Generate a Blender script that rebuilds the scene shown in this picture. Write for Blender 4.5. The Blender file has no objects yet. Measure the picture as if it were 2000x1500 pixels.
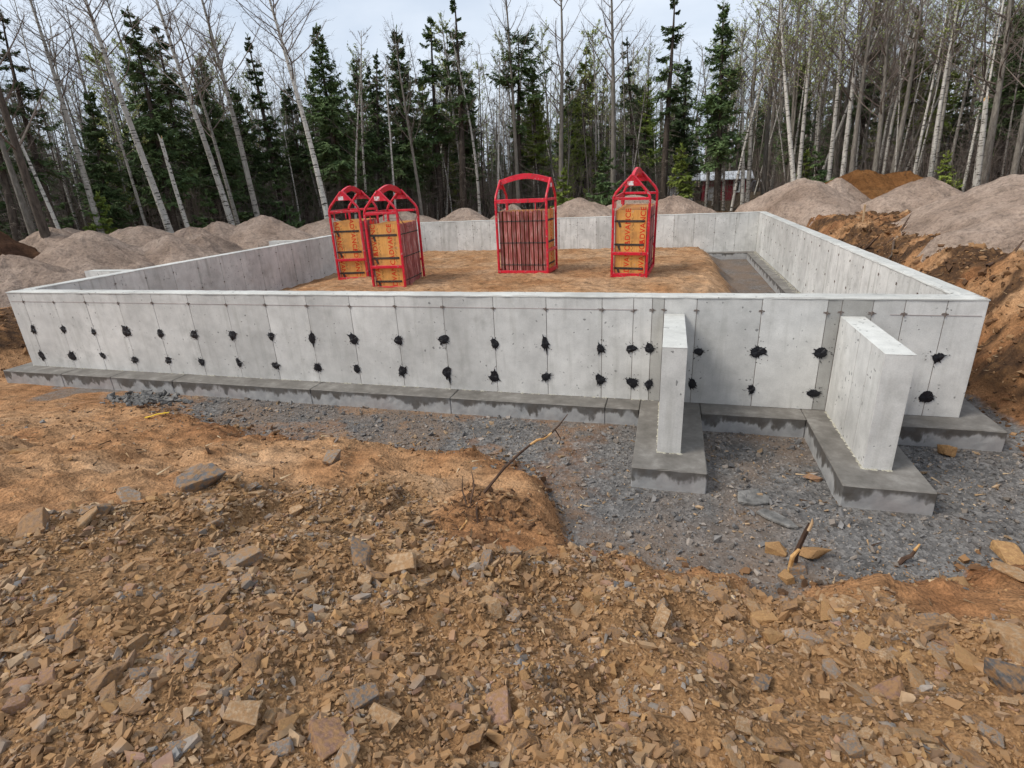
import bpy, bmesh, math, random
import numpy as np
from mathutils import Vector, Matrix, Quaternion

sc = bpy.context.scene
COL = sc.collection
rng = np.random.default_rng(7)
random.seed(7)

# ------------------------------------------------------------------ camera
cam_d = bpy.data.cameras.new('camera')
cam = bpy.data.objects.new('camera', cam_d)
COL.objects.link(cam)
cam_d.sensor_width = 36.0
cam_d.lens = 19.0746
cam_d.clip_start = 0.05
cam_d.clip_end = 2000
CAM = Vector((9.475, -5.7365, 2.322))
_r = Vector((0.9627475, 0.2662921, -0.0469661))
_u = Vector((-0.0501736, 0.3465980, 0.9366709))
_f = Vector((-0.2657064, 0.8994211, -0.3470472))
cam.matrix_world = Matrix(((_r.x, _u.x, -_f.x, CAM.x), (_r.y, _u.y, -_f.y, CAM.y), (_r.z, _u.z, -_f.z, CAM.z), (0, 0, 0, 1)))
sc.camera = cam

# ------------------------------------------------------------------ sky, sun, exposure
SUN_EL, SUN_AZ = math.radians(48), math.radians(-122)     # azimuth measured from +Y towards +X: light comes from the left
world = bpy.data.worlds.new('World')
sc.world = world
world.use_nodes = True
wn = world.node_tree
bg = wn.nodes['Background']
sky = wn.nodes.new('ShaderNodeTexSky')
sky.sky_type = 'NISHITA'
sky.sun_disc = False
sky.sun_elevation = SUN_EL
sky.sun_rotation = SUN_AZ
sky.air_density = 1.0
sky.dust_density = 3.0
wtc = wn.nodes.new('ShaderNodeTexCoord')
wmap = wn.nodes.new('ShaderNodeMapping')
wmap.inputs['Scale'].default_value = (1.0, 1.0, 2.6)
wn.links.new(wtc.outputs['Generated'], wmap.inputs['Vector'])
wnoi = wn.nodes.new('ShaderNodeTexNoise')
wnoi.inputs['Scale'].default_value = 2.2
wnoi.inputs['Detail'].default_value = 6
wnoi.inputs['Roughness'].default_value = 0.55
wn.links.new(wmap.outputs['Vector'], wnoi.inputs['Vector'])
wramp = wn.nodes.new('ShaderNodeValToRGB')
wramp.color_ramp.elements[0].position = 0.32
wramp.color_ramp.elements[0].color = (2.9, 3.35, 4.0, 1)
wramp.color_ramp.elements[1].position = 0.70
wramp.color_ramp.elements[1].color = (4.4, 4.7, 5.1, 1)
wn.links.new(wnoi.outputs['Fac'], wramp.inputs['Fac'])
wmix = wn.nodes.new('ShaderNodeMix')
wmix.data_type = 'RGBA'
wmix.inputs[0].default_value = 0.86
wn.links.new(sky.outputs['Color'], wmix.inputs[6])
wn.links.new(wramp.outputs['Color'], wmix.inputs[7])
wn.links.new(wmix.outputs[2], bg.inputs['Color'])
bg.inputs['Strength'].default_value = 0.1

sun_d = bpy.data.lights.new('sun', 'SUN')
sun_d.energy = 1.35
sun_d.angle = math.radians(22)
sun_d.color = (1.0, 0.95, 0.87)
sun = bpy.data.objects.new('sun', sun_d)
COL.objects.link(sun)
_sd = Vector((math.sin(SUN_AZ) * math.cos(SUN_EL), math.cos(SUN_AZ) * math.cos(SUN_EL), math.sin(SUN_EL)))
sun.rotation_euler = _sd.to_track_quat('Z', 'Y').to_euler()
sun.location = (0, 0, 40)

sc.view_settings.view_transform = 'Standard'
sc.view_settings.look = 'None'
sc.view_settings.exposure = 1.1
sc.view_settings.gamma = 1.0
sc.view_settings.use_curve_mapping = False
sc.render.engine = 'CYCLES'
sc.cycles.max_bounces = 4
sc.cycles.diffuse_bounces = 3
sc.cycles.use_denoising = True
sc.cycles.use_adaptive_sampling = True
sc.cycles.adaptive_threshold = 0.025

# ------------------------------------------------------------------ helpers
def tag(o, label=None, cat=None, group=None, kind=None):
    if label: o['label'] = label
    if cat: o['category'] = cat
    if group: o['group'] = group
    if kind: o['kind'] = kind
    return o

def link(name, data, parent=None, mat=None):
    o = bpy.data.objects.new(name, data)
    COL.objects.link(o)
    if parent is not None: o.parent = parent
    if mat is not None and data is not None and not data.materials: data.materials.append(mat)
    return o

def empty(name, loc=(0, 0, 0), rz=0.0):
    o = bpy.data.objects.new(name, None)
    o.empty_display_size = 0.1
    COL.objects.link(o)
    o.location = loc
    o.rotation_euler = (0, 0, rz)
    return o

def npmesh(name, V, F, mat=None, smooth=False):
    """V (n,3), F (m,3) or (m,4) arrays -> mesh"""
    V = np.ascontiguousarray(V, dtype=np.float32); F = np.ascontiguousarray(F, dtype=np.int32)
    me = bpy.data.meshes.new(name)
    k = F.shape[1]
    me.vertices.add(len(V)); me.vertices.foreach_set('co', V.ravel())
    me.loops.add(F.size); me.loops.foreach_set('vertex_index', F.ravel())
    me.polygons.add(len(F))
    me.polygons.foreach_set('loop_start', np.arange(0, F.size, k, dtype=np.int32))
    me.polygons.foreach_set('loop_total', np.full(len(F), k, dtype=np.int32))
    me.update(calc_edges=True)
    me.validate()
    me.polygons.foreach_set('use_smooth', np.full(len(me.polygons), bool(smooth), dtype=bool))
    if mat: me.materials.append(mat)
    return me

class MB:
    """collects boxes, tubes and prisms into one mesh"""
    def __init__(s): s.v = []; s.f = []
    def add(s, V, F):
        o = len(s.v); s.v += [tuple(p) for p in V]; s.f += [tuple(i + o for i in q) for q in F]; return s
    def box(s, a, b):
        x0, y0, z0 = a; x1, y1, z1 = b
        return s.add([(x0, y0, z0), (x1, y0, z0), (x1, y1, z0), (x0, y1, z0), (x0, y0, z1), (x1, y0, z1), (x1, y1, z1), (x0, y1, z1)],
                     [(0, 3, 2, 1), (4, 5, 6, 7), (0, 1, 5, 4), (1, 2, 6, 5), (2, 3, 7, 6), (3, 0, 4, 7)])
    def bar(s, p, q, w, h=None, up=(0, 0, 1)):
        """rectangular bar from p to q"""
        h = w if h is None else h
        p = Vector(p); q = Vector(q); d = (q - p).normalized(); up = Vector(up)
        if abs(d.dot(up)) > 0.97: up = Vector((0, 1, 0))
        a = d.cross(up).normalized() * (w / 2); b = a.cross(d).normalized() * (h / 2)
        V = [p - a - b, p + a - b, p + a + b, p - a + b, q - a - b, q + a - b, q + a + b, q - a + b]
        return s.add(V, [(0, 3, 2, 1), (4, 5, 6, 7), (0, 1, 5, 4), (1, 2, 6, 5), (2, 3, 7, 6), (3, 0, 4, 7)])
    def tube(s, pts, radii, n=8):
        V, F = tube(pts, radii, n)
        return s.add(V, F)
    def prism(s, poly, axis, a, b):
        """poly of 2D points extruded along axis 0/1/2 from a to b"""
        n = len(poly)
        def pt(p, t):
            c = [p[0], p[1]]; c.insert(axis, t); return tuple(c)
        V = [pt(p, a) for p in poly] + [pt(p, b) for p in poly]
        F = [tuple(range(n))[::-1], tuple(range(n, 2 * n))] + [(i, (i + 1) % n, n + (i + 1) % n, n + i) for i in range(n)]
        return s.add(V, F)
    def mesh(s, name, mat=None, bevel=0.0, seg=1):
        me = bpy.data.meshes.new(name); bm = bmesh.new()
        vs = [bm.verts.new(v) for v in s.v]
        for f in s.f:
            try: bm.faces.new([vs[i] for i in f])
            except ValueError: pass
        bmesh.ops.recalc_face_normals(bm, faces=bm.faces)
        if bevel:
            ed = [e for e in bm.edges if len(e.link_faces) == 2 and e.calc_face_angle(0) > 0.5]
            bmesh.ops.bevel(bm, geom=ed, offset=bevel, segments=seg, affect='EDGES', clamp_overlap=True)
        bm.to_mesh(me); bm.free()
        if mat: me.materials.append(mat)
        return me
    def build(s, name, mat, parent=None, bevel=0.0, seg=1):
        return link(name, s.mesh(name, mat, bevel, seg), parent)

def tube(pts, radii, n=6):
    P = np.asarray(pts, float); m = len(P)
    r = np.broadcast_to(np.asarray(radii, float), (m,))
    t = np.gradient(P, axis=0); t /= np.linalg.norm(t, axis=1)[:, None] + 1e-9
    ref = np.array([1.0, 0.13, 0.07]) if abs(t[:, 0]).mean() < 0.8 else np.array([0.1, 1.0, 0.1])
    a = np.cross(t, ref); a /= np.linalg.norm(a, axis=1)[:, None] + 1e-9
    b = np.cross(t, a)
    th = np.arange(n) * 2 * math.pi / n
    V = P[:, None] + r[:, None, None] * (np.cos(th)[None, :, None] * a[:, None] + np.sin(th)[None, :, None] * b[:, None])
    V = V.reshape(-1, 3)
    i = np.arange(m - 1)[:, None] * n; j = np.arange(n)[None]; k = (j + 1) % n
    F = np.stack([i + j, i + k, i + n + k, i + n + j], -1).reshape(-1, 4)
    return V, F

# ---- value noise (numpy)
def _hash(ix, iy, seed):
    h = (ix.astype(np.int64) * 374761393 + iy.astype(np.int64) * 668265263 + seed * 1442695041) & 0x7fffffff
    h = ((h ^ (h >> 13)) * 1274126177) & 0x7fffffff
    return ((h ^ (h >> 16)) & 0xffff) / 65535.0
def vnoise(x, y, seed=0):
    ix = np.floor(x); iy = np.floor(y); fx = x - ix; fy = y - iy
    fx = fx * fx * (3 - 2 * fx); fy = fy * fy * (3 - 2 * fy)
    a = _hash(ix, iy, seed); b = _hash(ix + 1, iy, seed); c = _hash(ix, iy + 1, seed); d = _hash(ix + 1, iy + 1, seed)
    return (a + (b - a) * fx) * (1 - fy) + (c + (d - c) * fx) * fy
def fbm(x, y, seed=0, octv=4, gain=0.5):
    s = 0.0; amp = 1.0; tot = 0.0
    for o in range(octv):
        s = s + amp * (vnoise(x * 2 ** o + 17.3 * o, y * 2 ** o - 9.1 * o, seed + o) - 0.5); tot += amp; amp *= gain
    return s / tot
def ss(t):
    t = np.clip(t, 0, 1); return t * t * (3 - 2 * t)

# ------------------------------------------------------------------ dimensions
WL, WD, WH, WT = 12.25, 12.92, 1.16, 0.2        # foundation length, depth, wall height above footing, thickness
FO, FH = 0.27, 0.2                              # footing offset and thickness

# TERRAIN-BEGIN
BX = [-40, 0.3, 1.3, 2.4, 3.4, 4.4, 5.3, 5.9, 6.8, 7.6, 8.2, 8.5, 8.75, 8.95, 9.4, 9.7, 10.0, 10.2, 10.6, 11.0, 11.5, 11.9, 13.0, 40]
BY = [-0.9, -0.75, -0.6, -0.5, -0.72, -0.98, -1.2, -1.26, -1.24, -1.21, -1.25, -1.5, -2.1, -2.45, -2.49, -2.51, -2.53, -2.55, -2.4, -2.3, -2.1, -1.95, -1.7, -1.7]
def terrain(x, y):
    """height, (grey gravel, dark soil, sand/litter) weights"""
    x = np.asarray(x, float); y = np.asarray(y, float)
    w1 = fbm(x * 0.9, y * 0.9, 3, 3); w2 = fbm(x * 3.1, y * 3.1, 5, 4); w3 = fbm(x * 11, y * 11, 9, 3)
    w4 = fbm(x * 5.3 + 9, y * 5.3, 61, 4, 0.65)
    Yb = np.interp(x, BX, BY) + 0.25 * w2 + 0.22 * w4
    d = Yb - y
    d2 = np.interp(x, [-40, 0, 6, 8, 9, 10, 12, 40], [-1.0, -0.8, -1.35, -1.7, -2.15, -2.45, -2.0, -1.8]) + 0.25 * w2 - y
    front = (0.06 + 0.16 * ss((x - 2.0) / 3.5)) * ss(d / 0.5) + 0.74 * ss((d2 - 0.1) / 3.2) * ss(d / 0.3)
    right = 1.20 * ss((x - 12.66 + 0.5 * w1) / 1.35)
    back = 0.72 * ss((y - 13.35) / 1.1)
    left = 0.66 * ss((-0.45 - x) / 1.3)
    rise = np.maximum(np.maximum(front, right), np.maximum(back, left))
    far = ss((np.hypot(x - 6, y - 5) - 14) / 8)
    rt = ss(right / 0.3) * (1 - far)
    amp = 0.03 + 0.15 * ss(front / 0.3) * ss((3.2 - d) / 1.5) + 0.10 * ss(front / 0.3) + 0.16 * rt + 0.2 * far
    z = -0.2 + rise + amp * w2 * 0.8 + 0.05 * w1 * ss(rise / 0.3)
    z = z + 0.04 * w3 * ss(rise / 0.1) + 0.012 * w3 + rt * (0.30 * w4 - 0.10 * np.abs(w4) + 0.10 * w3) + 0.05 * w4 * ss(left / 0.2) * (1 - far)
    z = z + 0.17 * np.exp(-(((x - 8.32) / 0.36) ** 2 + ((y + 2.45) / 0.30) ** 2)) + 0.10 * np.exp(-(((x - 6.25) / 0.5) ** 2 + ((y + 1.95) / 0.28) ** 2))
    # bare soil gets a wind-blown ripple of clods
    # inside the foundation
    e = np.minimum(np.minimum(x - 0.2, 12.72 - y), y + 0.6)
    zi = 0.09 + 0.27 * ss(e / 2.0) + 0.10 * w2 + 0.05 * w3 + 0.05 * w4
    drop = ss((11.05 - x + 0.5 * w1) / 0.75)
    zi = -0.205 + (zi + 0.205) * drop
    ins = (x > 0.1) & (x < WL - 0.1) & (y > 0.1) & (y < WD - 0.1)
    z = np.where(ins, zi, z)
    # keep soil under the footings
    foot = (~ins) & (x > -0.28) & (x < WL + 0.28) & (y > -0.27) & (y < WD + 0.25)
    z = np.where(foot, np.minimum(z, -0.12), z)
    n2 = fbm(x * 1.7 + 50, y * 1.7, 21, 4)
    patch = ss((n2 + 0.03) / 0.10)
    grey = np.where(ins, 1 - drop, (1 - ss((rise + 0.05 * w2) / 0.10)) * (0.80 + 0.20 * patch) * (x > -0.3))
    grey = np.where(ins, grey, grey * (1 - (0.34 - 0.34 * patch) * ss((9.6 - x) / 1.2)))
    grey = np.where(ins, grey, grey * (1 - ss((2.6 - x) / 1.5) * (0.9 - 0.5 * patch)))
    dark = np.where(ins, 0.0, rt * (0.15 + 0.85 * ss((n2 + 0.05 + 0.3 * w4 + 0.18 * (1 - ss(right / 1.0))) / 0.22)) + 0.9 * ss(left / 0.25) * (1 - far) * ss((n2 + .05) / .15))
    litter = far
    return z, np.clip(grey, 0, 1), np.clip(dark, 0, 1), litter
# TERRAIN-END
def gz(x, y): return float(terrain(np.array([x]), np.array([y]))[0][0])

# ------------------------------------------------------------------ node helpers and materials
def new_mat(name, rough=0.9, spec=0.2):
    m = bpy.data.materials.new(name); m.use_nodes = True
    nt = m.node_tree; b = nt.nodes['Principled BSDF']
    b.inputs['Roughness'].default_value = rough; b.inputs['Specular IOR Level'].default_value = spec
    return m, nt, b
def put(nt, sock, v):
    if isinstance(v, bpy.types.NodeSocket): nt.links.new(v, sock)
    else:
        if isinstance(v, (tuple, list)) and len(v) == 3 and sock.type == 'RGBA': v = (*v, 1)
        sock.default_value = v
def node(nt, t, **ins):
    n = nt.nodes.new(t)
    for k, v in ins.items(): put(nt, n.inputs[k.replace('_', ' ')], v)
    return n
def pos(nt): return nt.nodes.new('ShaderNodeNewGeometry').outputs['Position']
def objco(nt):
    tc = nt.nodes.new('ShaderNodeTexCoord').outputs['Object']
    r = nt.nodes.new('ShaderNodeObjectInfo').outputs['Random']
    a = nt.nodes.new('ShaderNodeVectorMath'); a.operation = 'ADD'
    m = nt.nodes.new('ShaderNodeMath'); m.operation = 'MULTIPLY'; put(nt, m.inputs[0], r); m.inputs[1].default_value = 37.0
    put(nt, a.inputs[0], tc); put(nt, a.inputs[1], m.outputs[0]); return a.outputs[0]
def mapping(nt, vec, scale=(1, 1, 1), rot=(0, 0, 0)):
    m = nt.nodes.new('ShaderNodeMapping'); put(nt, m.inputs['Vector'], vec)
    m.inputs['Scale'].default_value = scale; m.inputs['Rotation'].default_value = rot; return m.outputs[0]
def noise(nt, vec, scale, detail=4.0, rough=0.55, dist=0.0):
    n = nt.nodes.new('ShaderNodeTexNoise'); put(nt, n.inputs['Vector'], vec)
    n.inputs['Scale'].default_value = scale; n.inputs['Detail'].default_value = detail
    n.inputs['Roughness'].default_value = rough; n.inputs['Distortion'].default_value = dist; return n.outputs['Fac']
def ramp(nt, fac, stops, interp='LINEAR'):
    r = nt.nodes.new('ShaderNodeValToRGB'); put(nt, r.inputs[0], fac); cr = r.color_ramp; cr.interpolation = interp
    while len(cr.elements) < len(stops): cr.elements.new(0.5)
    for e, (p, c) in zip(cr.elements, stops):
        e.position = p; e.color = (c, c, c, 1) if isinstance(c, (int, float)) else (*c, 1)
    return r.outputs[0]
def mix(nt, fac, a, b, mode='MIX'):
    m = nt.nodes.new('ShaderNodeMix'); m.data_type = 'RGBA'; m.blend_type = mode
    put(nt, m.inputs[0], fac); put(nt, m.inputs[6], a); put(nt, m.inputs[7], b); return m.outputs[2]
def math2(nt, op, a, b=0.0):
    m = nt.nodes.new('ShaderNodeMath'); m.operation = op; put(nt, m.inputs[0], a); put(nt, m.inputs[1], b); return m.outputs[0]
def bump(nt, b, h, strength=0.5, dist=0.02):
    n = nt.nodes.new('ShaderNodeBump'); n.inputs['Strength'].default_value = strength; n.inputs['Distance'].default_value = dist
    put(nt, n.inputs['Height'], h); nt.links.new(n.outputs[0], b.inputs['Normal'])
def orand(nt): return nt.nodes.new('ShaderNodeObjectInfo').outputs['Random']
def attr(nt, name):
    a = nt.nodes.new('ShaderNodeAttribute'); a.attribute_name = name; return a

MAT = {}
# ---- ground
def m_ground():
    m, nt, b = new_mat('ground_soil', 0.95, 0.15)
    p = pos(nt); a = attr(nt, 'zone')
    sep = nt.nodes.new('ShaderNodeSeparateColor'); nt.links.new(a.outputs['Color'], sep.inputs[0])
    g, dk, lit = sep.outputs[0], sep.outputs[1], sep.outputs[2]
    big = a.outputs['Alpha']; mid = noise(nt, p, 7, 4, 0.68); fine = noise(nt, p, 60, 2, 0.7)
    soil = ramp(nt, big, [(0.3, (0.225, 0.103, 0.045)), (0.5, (0.32, 0.162, 0.073)), (0.68, (0.385, 0.218, 0.11)), (0.9, (0.43, 0.27, 0.155))])
    soil = mix(nt, 1.0, soil, ramp(nt, mid, [(0.28, 0.55), (0.5, 0.95), (0.72, 1.22)]), 'MULTIPLY')
    strk = noise(nt, mapping(nt, p, (1.5, 6, 4), (0, 0, 0.5)), 2.2, 3, 0.65)
    soil = mix(nt, 1.0, soil, ramp(nt, strk, [(0.36, 0.68), (0.5, 1.0), (0.66, 1.18)]), 'MULTIPLY')
    soil = mix(nt, 1.0, soil, ramp(nt, fine, [(0.3, 0.62), (0.55, 1.05), (0.75, 1.3)]), 'MULTIPLY')
    vor = nt.nodes.new('ShaderNodeTexVoronoi'); put(nt, vor.inputs['Vector'], p); vor.inputs['Scale'].default_value = 38
    grav = ramp(nt, vor.outputs['Color'], [(0.0, (0.085, 0.080, 0.076)), (0.5, (0.15, 0.142, 0.134)), (1.0, (0.25, 0.235, 0.22))])
    grav = mix(nt, 1.0, grav, ramp(nt, mid, [(0.3, 0.62), (0.7, 1.2)]), 'MULTIPLY')
    grav = mix(nt, ramp(nt, big, [(0.42, 0.0), (0.70, 0.65)]), grav, (0.20, 0.135, 0.09))
    hum = ramp(nt, mid, [(0.3, (0.030, 0.018, 0.012)), (0.5, (0.085, 0.046, 0.024)), (0.72, (0.20, 0.105, 0.045))])
    leaf = ramp(nt, mid, [(0.3, (0.035, 0.026, 0.017)), (0.7, (0.12, 0.085, 0.05))])
    fines = mix(nt, 1.0, ramp(nt, fine, [(0.3, (0.115, 0.062, 0.028)), (0.55, (0.24, 0.136, 0.062)), (0.75, (0.345, 0.21, 0.105))]), ramp(nt, mid, [(0.3, 0.65), (0.7, 1.25)]), 'MULTIPLY')
    soil = mix(nt, math2(nt, 'MULTIPLY', attr(nt, 'rubble').outputs['Fac'], 0.85), soil, fines)
    gn = math2(nt, 'ADD', g, math2(nt, 'MULTIPLY', math2(nt, 'SUBTRACT', mid, 0.5), 0.7))
    c = mix(nt, ramp(nt, gn, [(0.30, 0.0), (0.66, 1.0)]), soil, grav)
    dn = math2(nt, 'ADD', dk, math2(nt, 'MULTIPLY', math2(nt, 'SUBTRACT', mid, 0.5), 0.8))
    c = mix(nt, ramp(nt, dn, [(0.35, 0.0), (0.75, 1.0)]), c, hum)
    c = mix(nt, lit, c, leaf)
    nt.links.new(c, b.inputs['Base Color'])
    h = math2(nt, 'ADD', math2(nt, 'MULTIPLY', mid, 1.2), math2(nt, 'ADD', math2(nt, 'MULTIPLY', fine, 0.5), math2(nt, 'MULTIPLY', vor.outputs['Distance'], 0.35)))
    bump(nt, b, h, 0.75, 0.035)
    return m
MAT['ground'] = m_ground()

def m_concrete(name, tint=(0.40, 0.405, 0.40), streak=0.35, dirty=0.25):
    m, nt, b = new_mat(name, 0.85, 0.25)
    p = pos(nt); r = orand(nt)
    big = noise(nt, p, 1.1, 2, 0.6); mid = noise(nt, p, 6, 3, 0.6); fine = noise(nt, p, 90, 1, 0.6)
    st = noise(nt, mapping(nt, p, (7, 7, 0.6)), 1.6, 3, 0.65)
    c = mix(nt, 1.0, tint, ramp(nt, big, [(0.3, 0.84), (0.65, 1.10)]), 'MULTIPLY')
    c = mix(nt, 1.0, c, ramp(nt, mid, [(0.3, 0.86), (0.7, 1.08)]), 'MULTIPLY')
    c = mix(nt, 1.0, c, ramp(nt, r, [(0.0, 0.87), (1.0, 1.09)]), 'MULTIPLY')
    c = mix(nt, math2(nt, 'MULTIPLY', ramp(nt, st, [(0.52, 0.0), (0.72, 1.0)]), streak), c, (0.22, 0.215, 0.18))
    c = mix(nt, math2(nt, 'MULTIPLY', ramp(nt, noise(nt, p, 2.6, 4, 0.7), [(0.56, 0.0), (0.72, 1.0)]), dirty), c, (0.20, 0.195, 0.175))
    holes = noise(nt, p, 26, 0, 0.4)
    gate = noise(nt, p, 3.0, 0)
    hm = math2(nt, 'MULTIPLY', ramp(nt, holes, [(0.755, 0.0), (0.775, 1.0)]), ramp(nt, gate, [(0.45, 0.0), (0.55, 1.0)]))
    c = mix(nt, math2(nt, 'MULTIPLY', hm, 0.6), c, (0.05, 0.05, 0.05))
    scr = noise(nt, mapping(nt, p, (3, 3, 22)), 4, 2, 0.5)
    c = mix(nt, ramp(nt, scr, [(0.735, 0.0), (0.78, 0.40)]), c, (0.15, 0.15, 0.15))
    c = mix(nt, 1.0, c, ramp(nt, fine, [(0.3, 0.94), (0.7, 1.05)]), 'MULTIPLY')
    nt.links.new(c, b.inputs['Base Color'])
    bump(nt, b, mid, 0.30, 0.006)
    return m
MAT['wall'] = m_concrete('cast_concrete', (0.56, 0.55, 0.525), 0.25, 0.30)
MAT['wall_in'] = m_concrete('stained_concrete', (0.60, 0.595, 0.57), 0.45, 0.32)
MAT['wall_shade_tint'] = m_concrete('shade_tinted_filler_concrete', (0.40, 0.39, 0.365), 0.3, 0.35)  # darker tint on filler panels by the wings stands in for recess shade
MAT['top'] = m_concrete('trowelled_concrete', (0.54, 0.535, 0.50), 0.0, 0.35)
m, nt, b = new_mat('seam_concrete', 0.95); nt.links.new(ramp(nt, noise(nt, pos(nt), 5, 3), [(0.35, (0.16, 0.135, 0.12)), (0.7, (0.32, 0.29, 0.265))]), b.inputs['Base Color']); MAT['seam'] = m

def m_footing():
    m, nt, b = new_mat('damp_footing_concrete', 0.7, 0.35)
    g = nt.nodes.new('ShaderNodeNewGeometry'); p = g.outputs['Position']
    s = nt.nodes.new('ShaderNodeSeparateXYZ'); nt.links.new(p, s.inputs[0])
    sn = nt.nodes.new('ShaderNodeSeparateXYZ'); nt.links.new(g.outputs['True Normal'], sn.inputs[0])
    mid = noise(nt, p, 7, 5, 0.6); big = noise(nt, p, 0.9, 4)
    dry = ramp(nt, mid, [(0.3, (0.25, 0.25, 0.25)), (0.7, (0.40, 0.395, 0.385))])
    dry = mix(nt, ramp(nt, big, [(0.55, 0.0), (0.7, 0.5)]), dry, (0.31, 0.25, 0.235))
    wet = ramp(nt, mid, [(0.3, (0.045, 0.041, 0.037)), (0.7, (0.11, 0.098, 0.086))])
    blot = noise(nt, mapping(nt, p, (3.0, 3.0, 1.6)), 1.3, 4, 0.62); drip = noise(nt, mapping(nt, p, (11, 11, 1.0)), 1.0, 2, 0.5)
    depth = ramp(nt, math2(nt, 'ADD', math2(nt, 'MULTIPLY', blot, 0.85), math2(nt, 'MULTIPLY', drip, 0.15)), [(0.30, 0.10), (0.44, 0.28), (0.54, 0.55), (0.66, 1.0)])
    lim = math2(nt, 'SUBTRACT', 0.0, math2(nt, 'MULTIPLY', depth, 0.21))
    side = ramp(nt, math2(nt, 'SUBTRACT', s.outputs['Z'], lim), [(0.0, 0.0), (0.028, 0.85), (0.05, 1.0)])
    side = math2(nt, 'MULTIPLY', side, ramp(nt, mid, [(0.25, 0.6), (0.55, 1.0)]))
    face = mix(nt, side, dry, wet)
    topc = ramp(nt, noise(nt, p, 4, 6, 0.7), [(0.3, (0.10, 0.092, 0.08)), (0.52, (0.165, 0.152, 0.135)), (0.75, (0.28, 0.265, 0.24))])
    c = mix(nt, ramp(nt, sn.outputs['Z'], [(0.4, 0.0), (0.6, 1.0)]), face, topc)
    nt.links.new(c, b.inputs['Base Color'])
    bump(nt, b, mid, 0.4, 0.008)
    return m
MAT['footing'] = m_footing()
m, nt, b = new_mat('cement_crumbs', 0.95); nt.links.new(ramp(nt, noise(nt, pos(nt), 30, 4), [(0.3, (0.28, 0.26, 0.20)), (0.7, (0.50, 0.48, 0.40))]), b.inputs['Base Color']); bump(nt, b, noise(nt, pos(nt), 60, 4), 0.8, 0.01); MAT['crumbs'] = m
m, nt, b = new_mat('black_tar', 0.42, 0.4); b.inputs['Base Color'].default_value = (0.006, 0.006, 0.009, 1); bump(nt, b, noise(nt, mapping(nt, pos(nt), (1, 1, 3)), 22, 3), 0.5, 0.006); MAT['tar'] = m
m, nt, b = new_mat('tie_steel', 0.7, 0.4); b.inputs['Base Color'].default_value = (0.17, 0.135, 0.115, 1); MAT['tie'] = m
m, nt, b = new_mat('chalk', 0.95); b.inputs['Base Color'].default_value = (0.36, 0.29, 0.275, 1); MAT['chalk'] = m

def m_sand(name, c0, c1, c2):
    m, nt, b = new_mat(name, 0.97, 0.1)
    p = pos(nt); big = noise(nt, p, 0.8, 4); mid = noise(nt, p, 3.6, 5, 0.68); fine = noise(nt, p, 15, 4, 0.8); st = noise(nt, mapping(nt, p, (6, 6, 1.5)), 1.2, 5, 0.6)
    c = ramp(nt, big, [(0.3, c0), (0.5, c1), (0.7, c2)])
    c = mix(nt, 1.0, c, ramp(nt, mid, [(0.28, 0.58), (0.5, 0.97), (0.72, 1.15)]), 'MULTIPLY')
    c = mix(nt, 1.0, c, ramp(nt, fine, [(0.3, 0.55), (0.5, 1.0), (0.72, 1.3)]), 'MULTIPLY')
    c = mix(nt, ramp(nt, st, [(0.56, 0.0), (0.75, 0.35)]), c, c0)
    nt.links.new(c, b.inputs['Base Color'])
    bump(nt, b, math2(nt, 'ADD', mid, math2(nt, 'MULTIPLY', fine, 0.6)), 1.0, 0.12)
    return m
MAT['sand'] = m_sand('pit_run_sand', (0.27, 0.195, 0.148), (0.39, 0.292, 0.228), (0.445, 0.343, 0.275))
MAT['brown'] = m_sand('rusty_subsoil', (0.14, 0.062, 0.022), (0.22, 0.10, 0.036), (0.28, 0.14, 0.055))
MAT['darksoil'] = m_sand('dark_topsoil', (0.035, 0.018, 0.012), (0.09, 0.045, 0.025), (0.16, 0.08, 0.04))

STONE = {'tan': ((0.22, 0.148, 0.085), (0.38, 0.265, 0.165)), 'ochre': ((0.23, 0.132, 0.056), (0.38, 0.228, 0.10)), 'brown': ((0.13, 0.080, 0.048), (0.24, 0.152, 0.092)),
         'grey': ((0.14, 0.118, 0.098), (0.28, 0.24, 0.205)), 'slate': ((0.09, 0.085, 0.082), (0.19, 0.18, 0.172)), 'reddish': ((0.18, 0.105, 0.075), (0.30, 0.185, 0.138))}
def m_stone(name, lo, hi, island=False):
    m, nt, b = new_mat(name, 0.85, 0.25)
    if island:
        p = pos(nt); r = nt.nodes.new('ShaderNodeNewGeometry').outputs['Random Per Island']
        stops = []
        ks = [('tan', 0.34), ('ochre', 0.15), ('brown', 0.30), ('grey', 0.12), ('slate', 0.05), ('reddish', 0.04)]
        if island == 'gravel': ks = [('slate', 0.55), ('grey', 0.36), ('tan', 0.09)]
        t = 0.0
        for k, w in ks:
            lo_, hi_ = STONE[k]; stops += [(t + 0.002, lo_), (t + w - 0.002, hi_)]; t += w
        c = ramp(nt, r, stops)
    else:
        p = objco(nt); r = orand(nt)
        c = mix(nt, r, lo, hi)
    mid = noise(nt, p, 9, 6, 0.65); fine = noise(nt, p, 70, 4, 0.7)
    c = mix(nt, 1.0, c, ramp(nt, mid, [(0.28, 0.68), (0.5, 1.13), (0.72, 1.45)]), 'MULTIPLY')
    c = mix(nt, 1.0, c, ramp(nt, fine, [(0.3, 0.85), (0.7, 1.12)]), 'MULTIPLY')
    if island != 'gravel':
        c = mix(nt, ramp(nt, noise(nt, p, 5, 4), [(0.38, 0.0), (0.58, 0.85)]), c, (0.305, 0.172, 0.078))
    nt.links.new(c, b.inputs['Base Color'])
    bump(nt, b, math2(nt, 'ADD', mid, math2(nt, 'MULTIPLY', fine, 0.25)), 0.6, 0.012)
    return m
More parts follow.
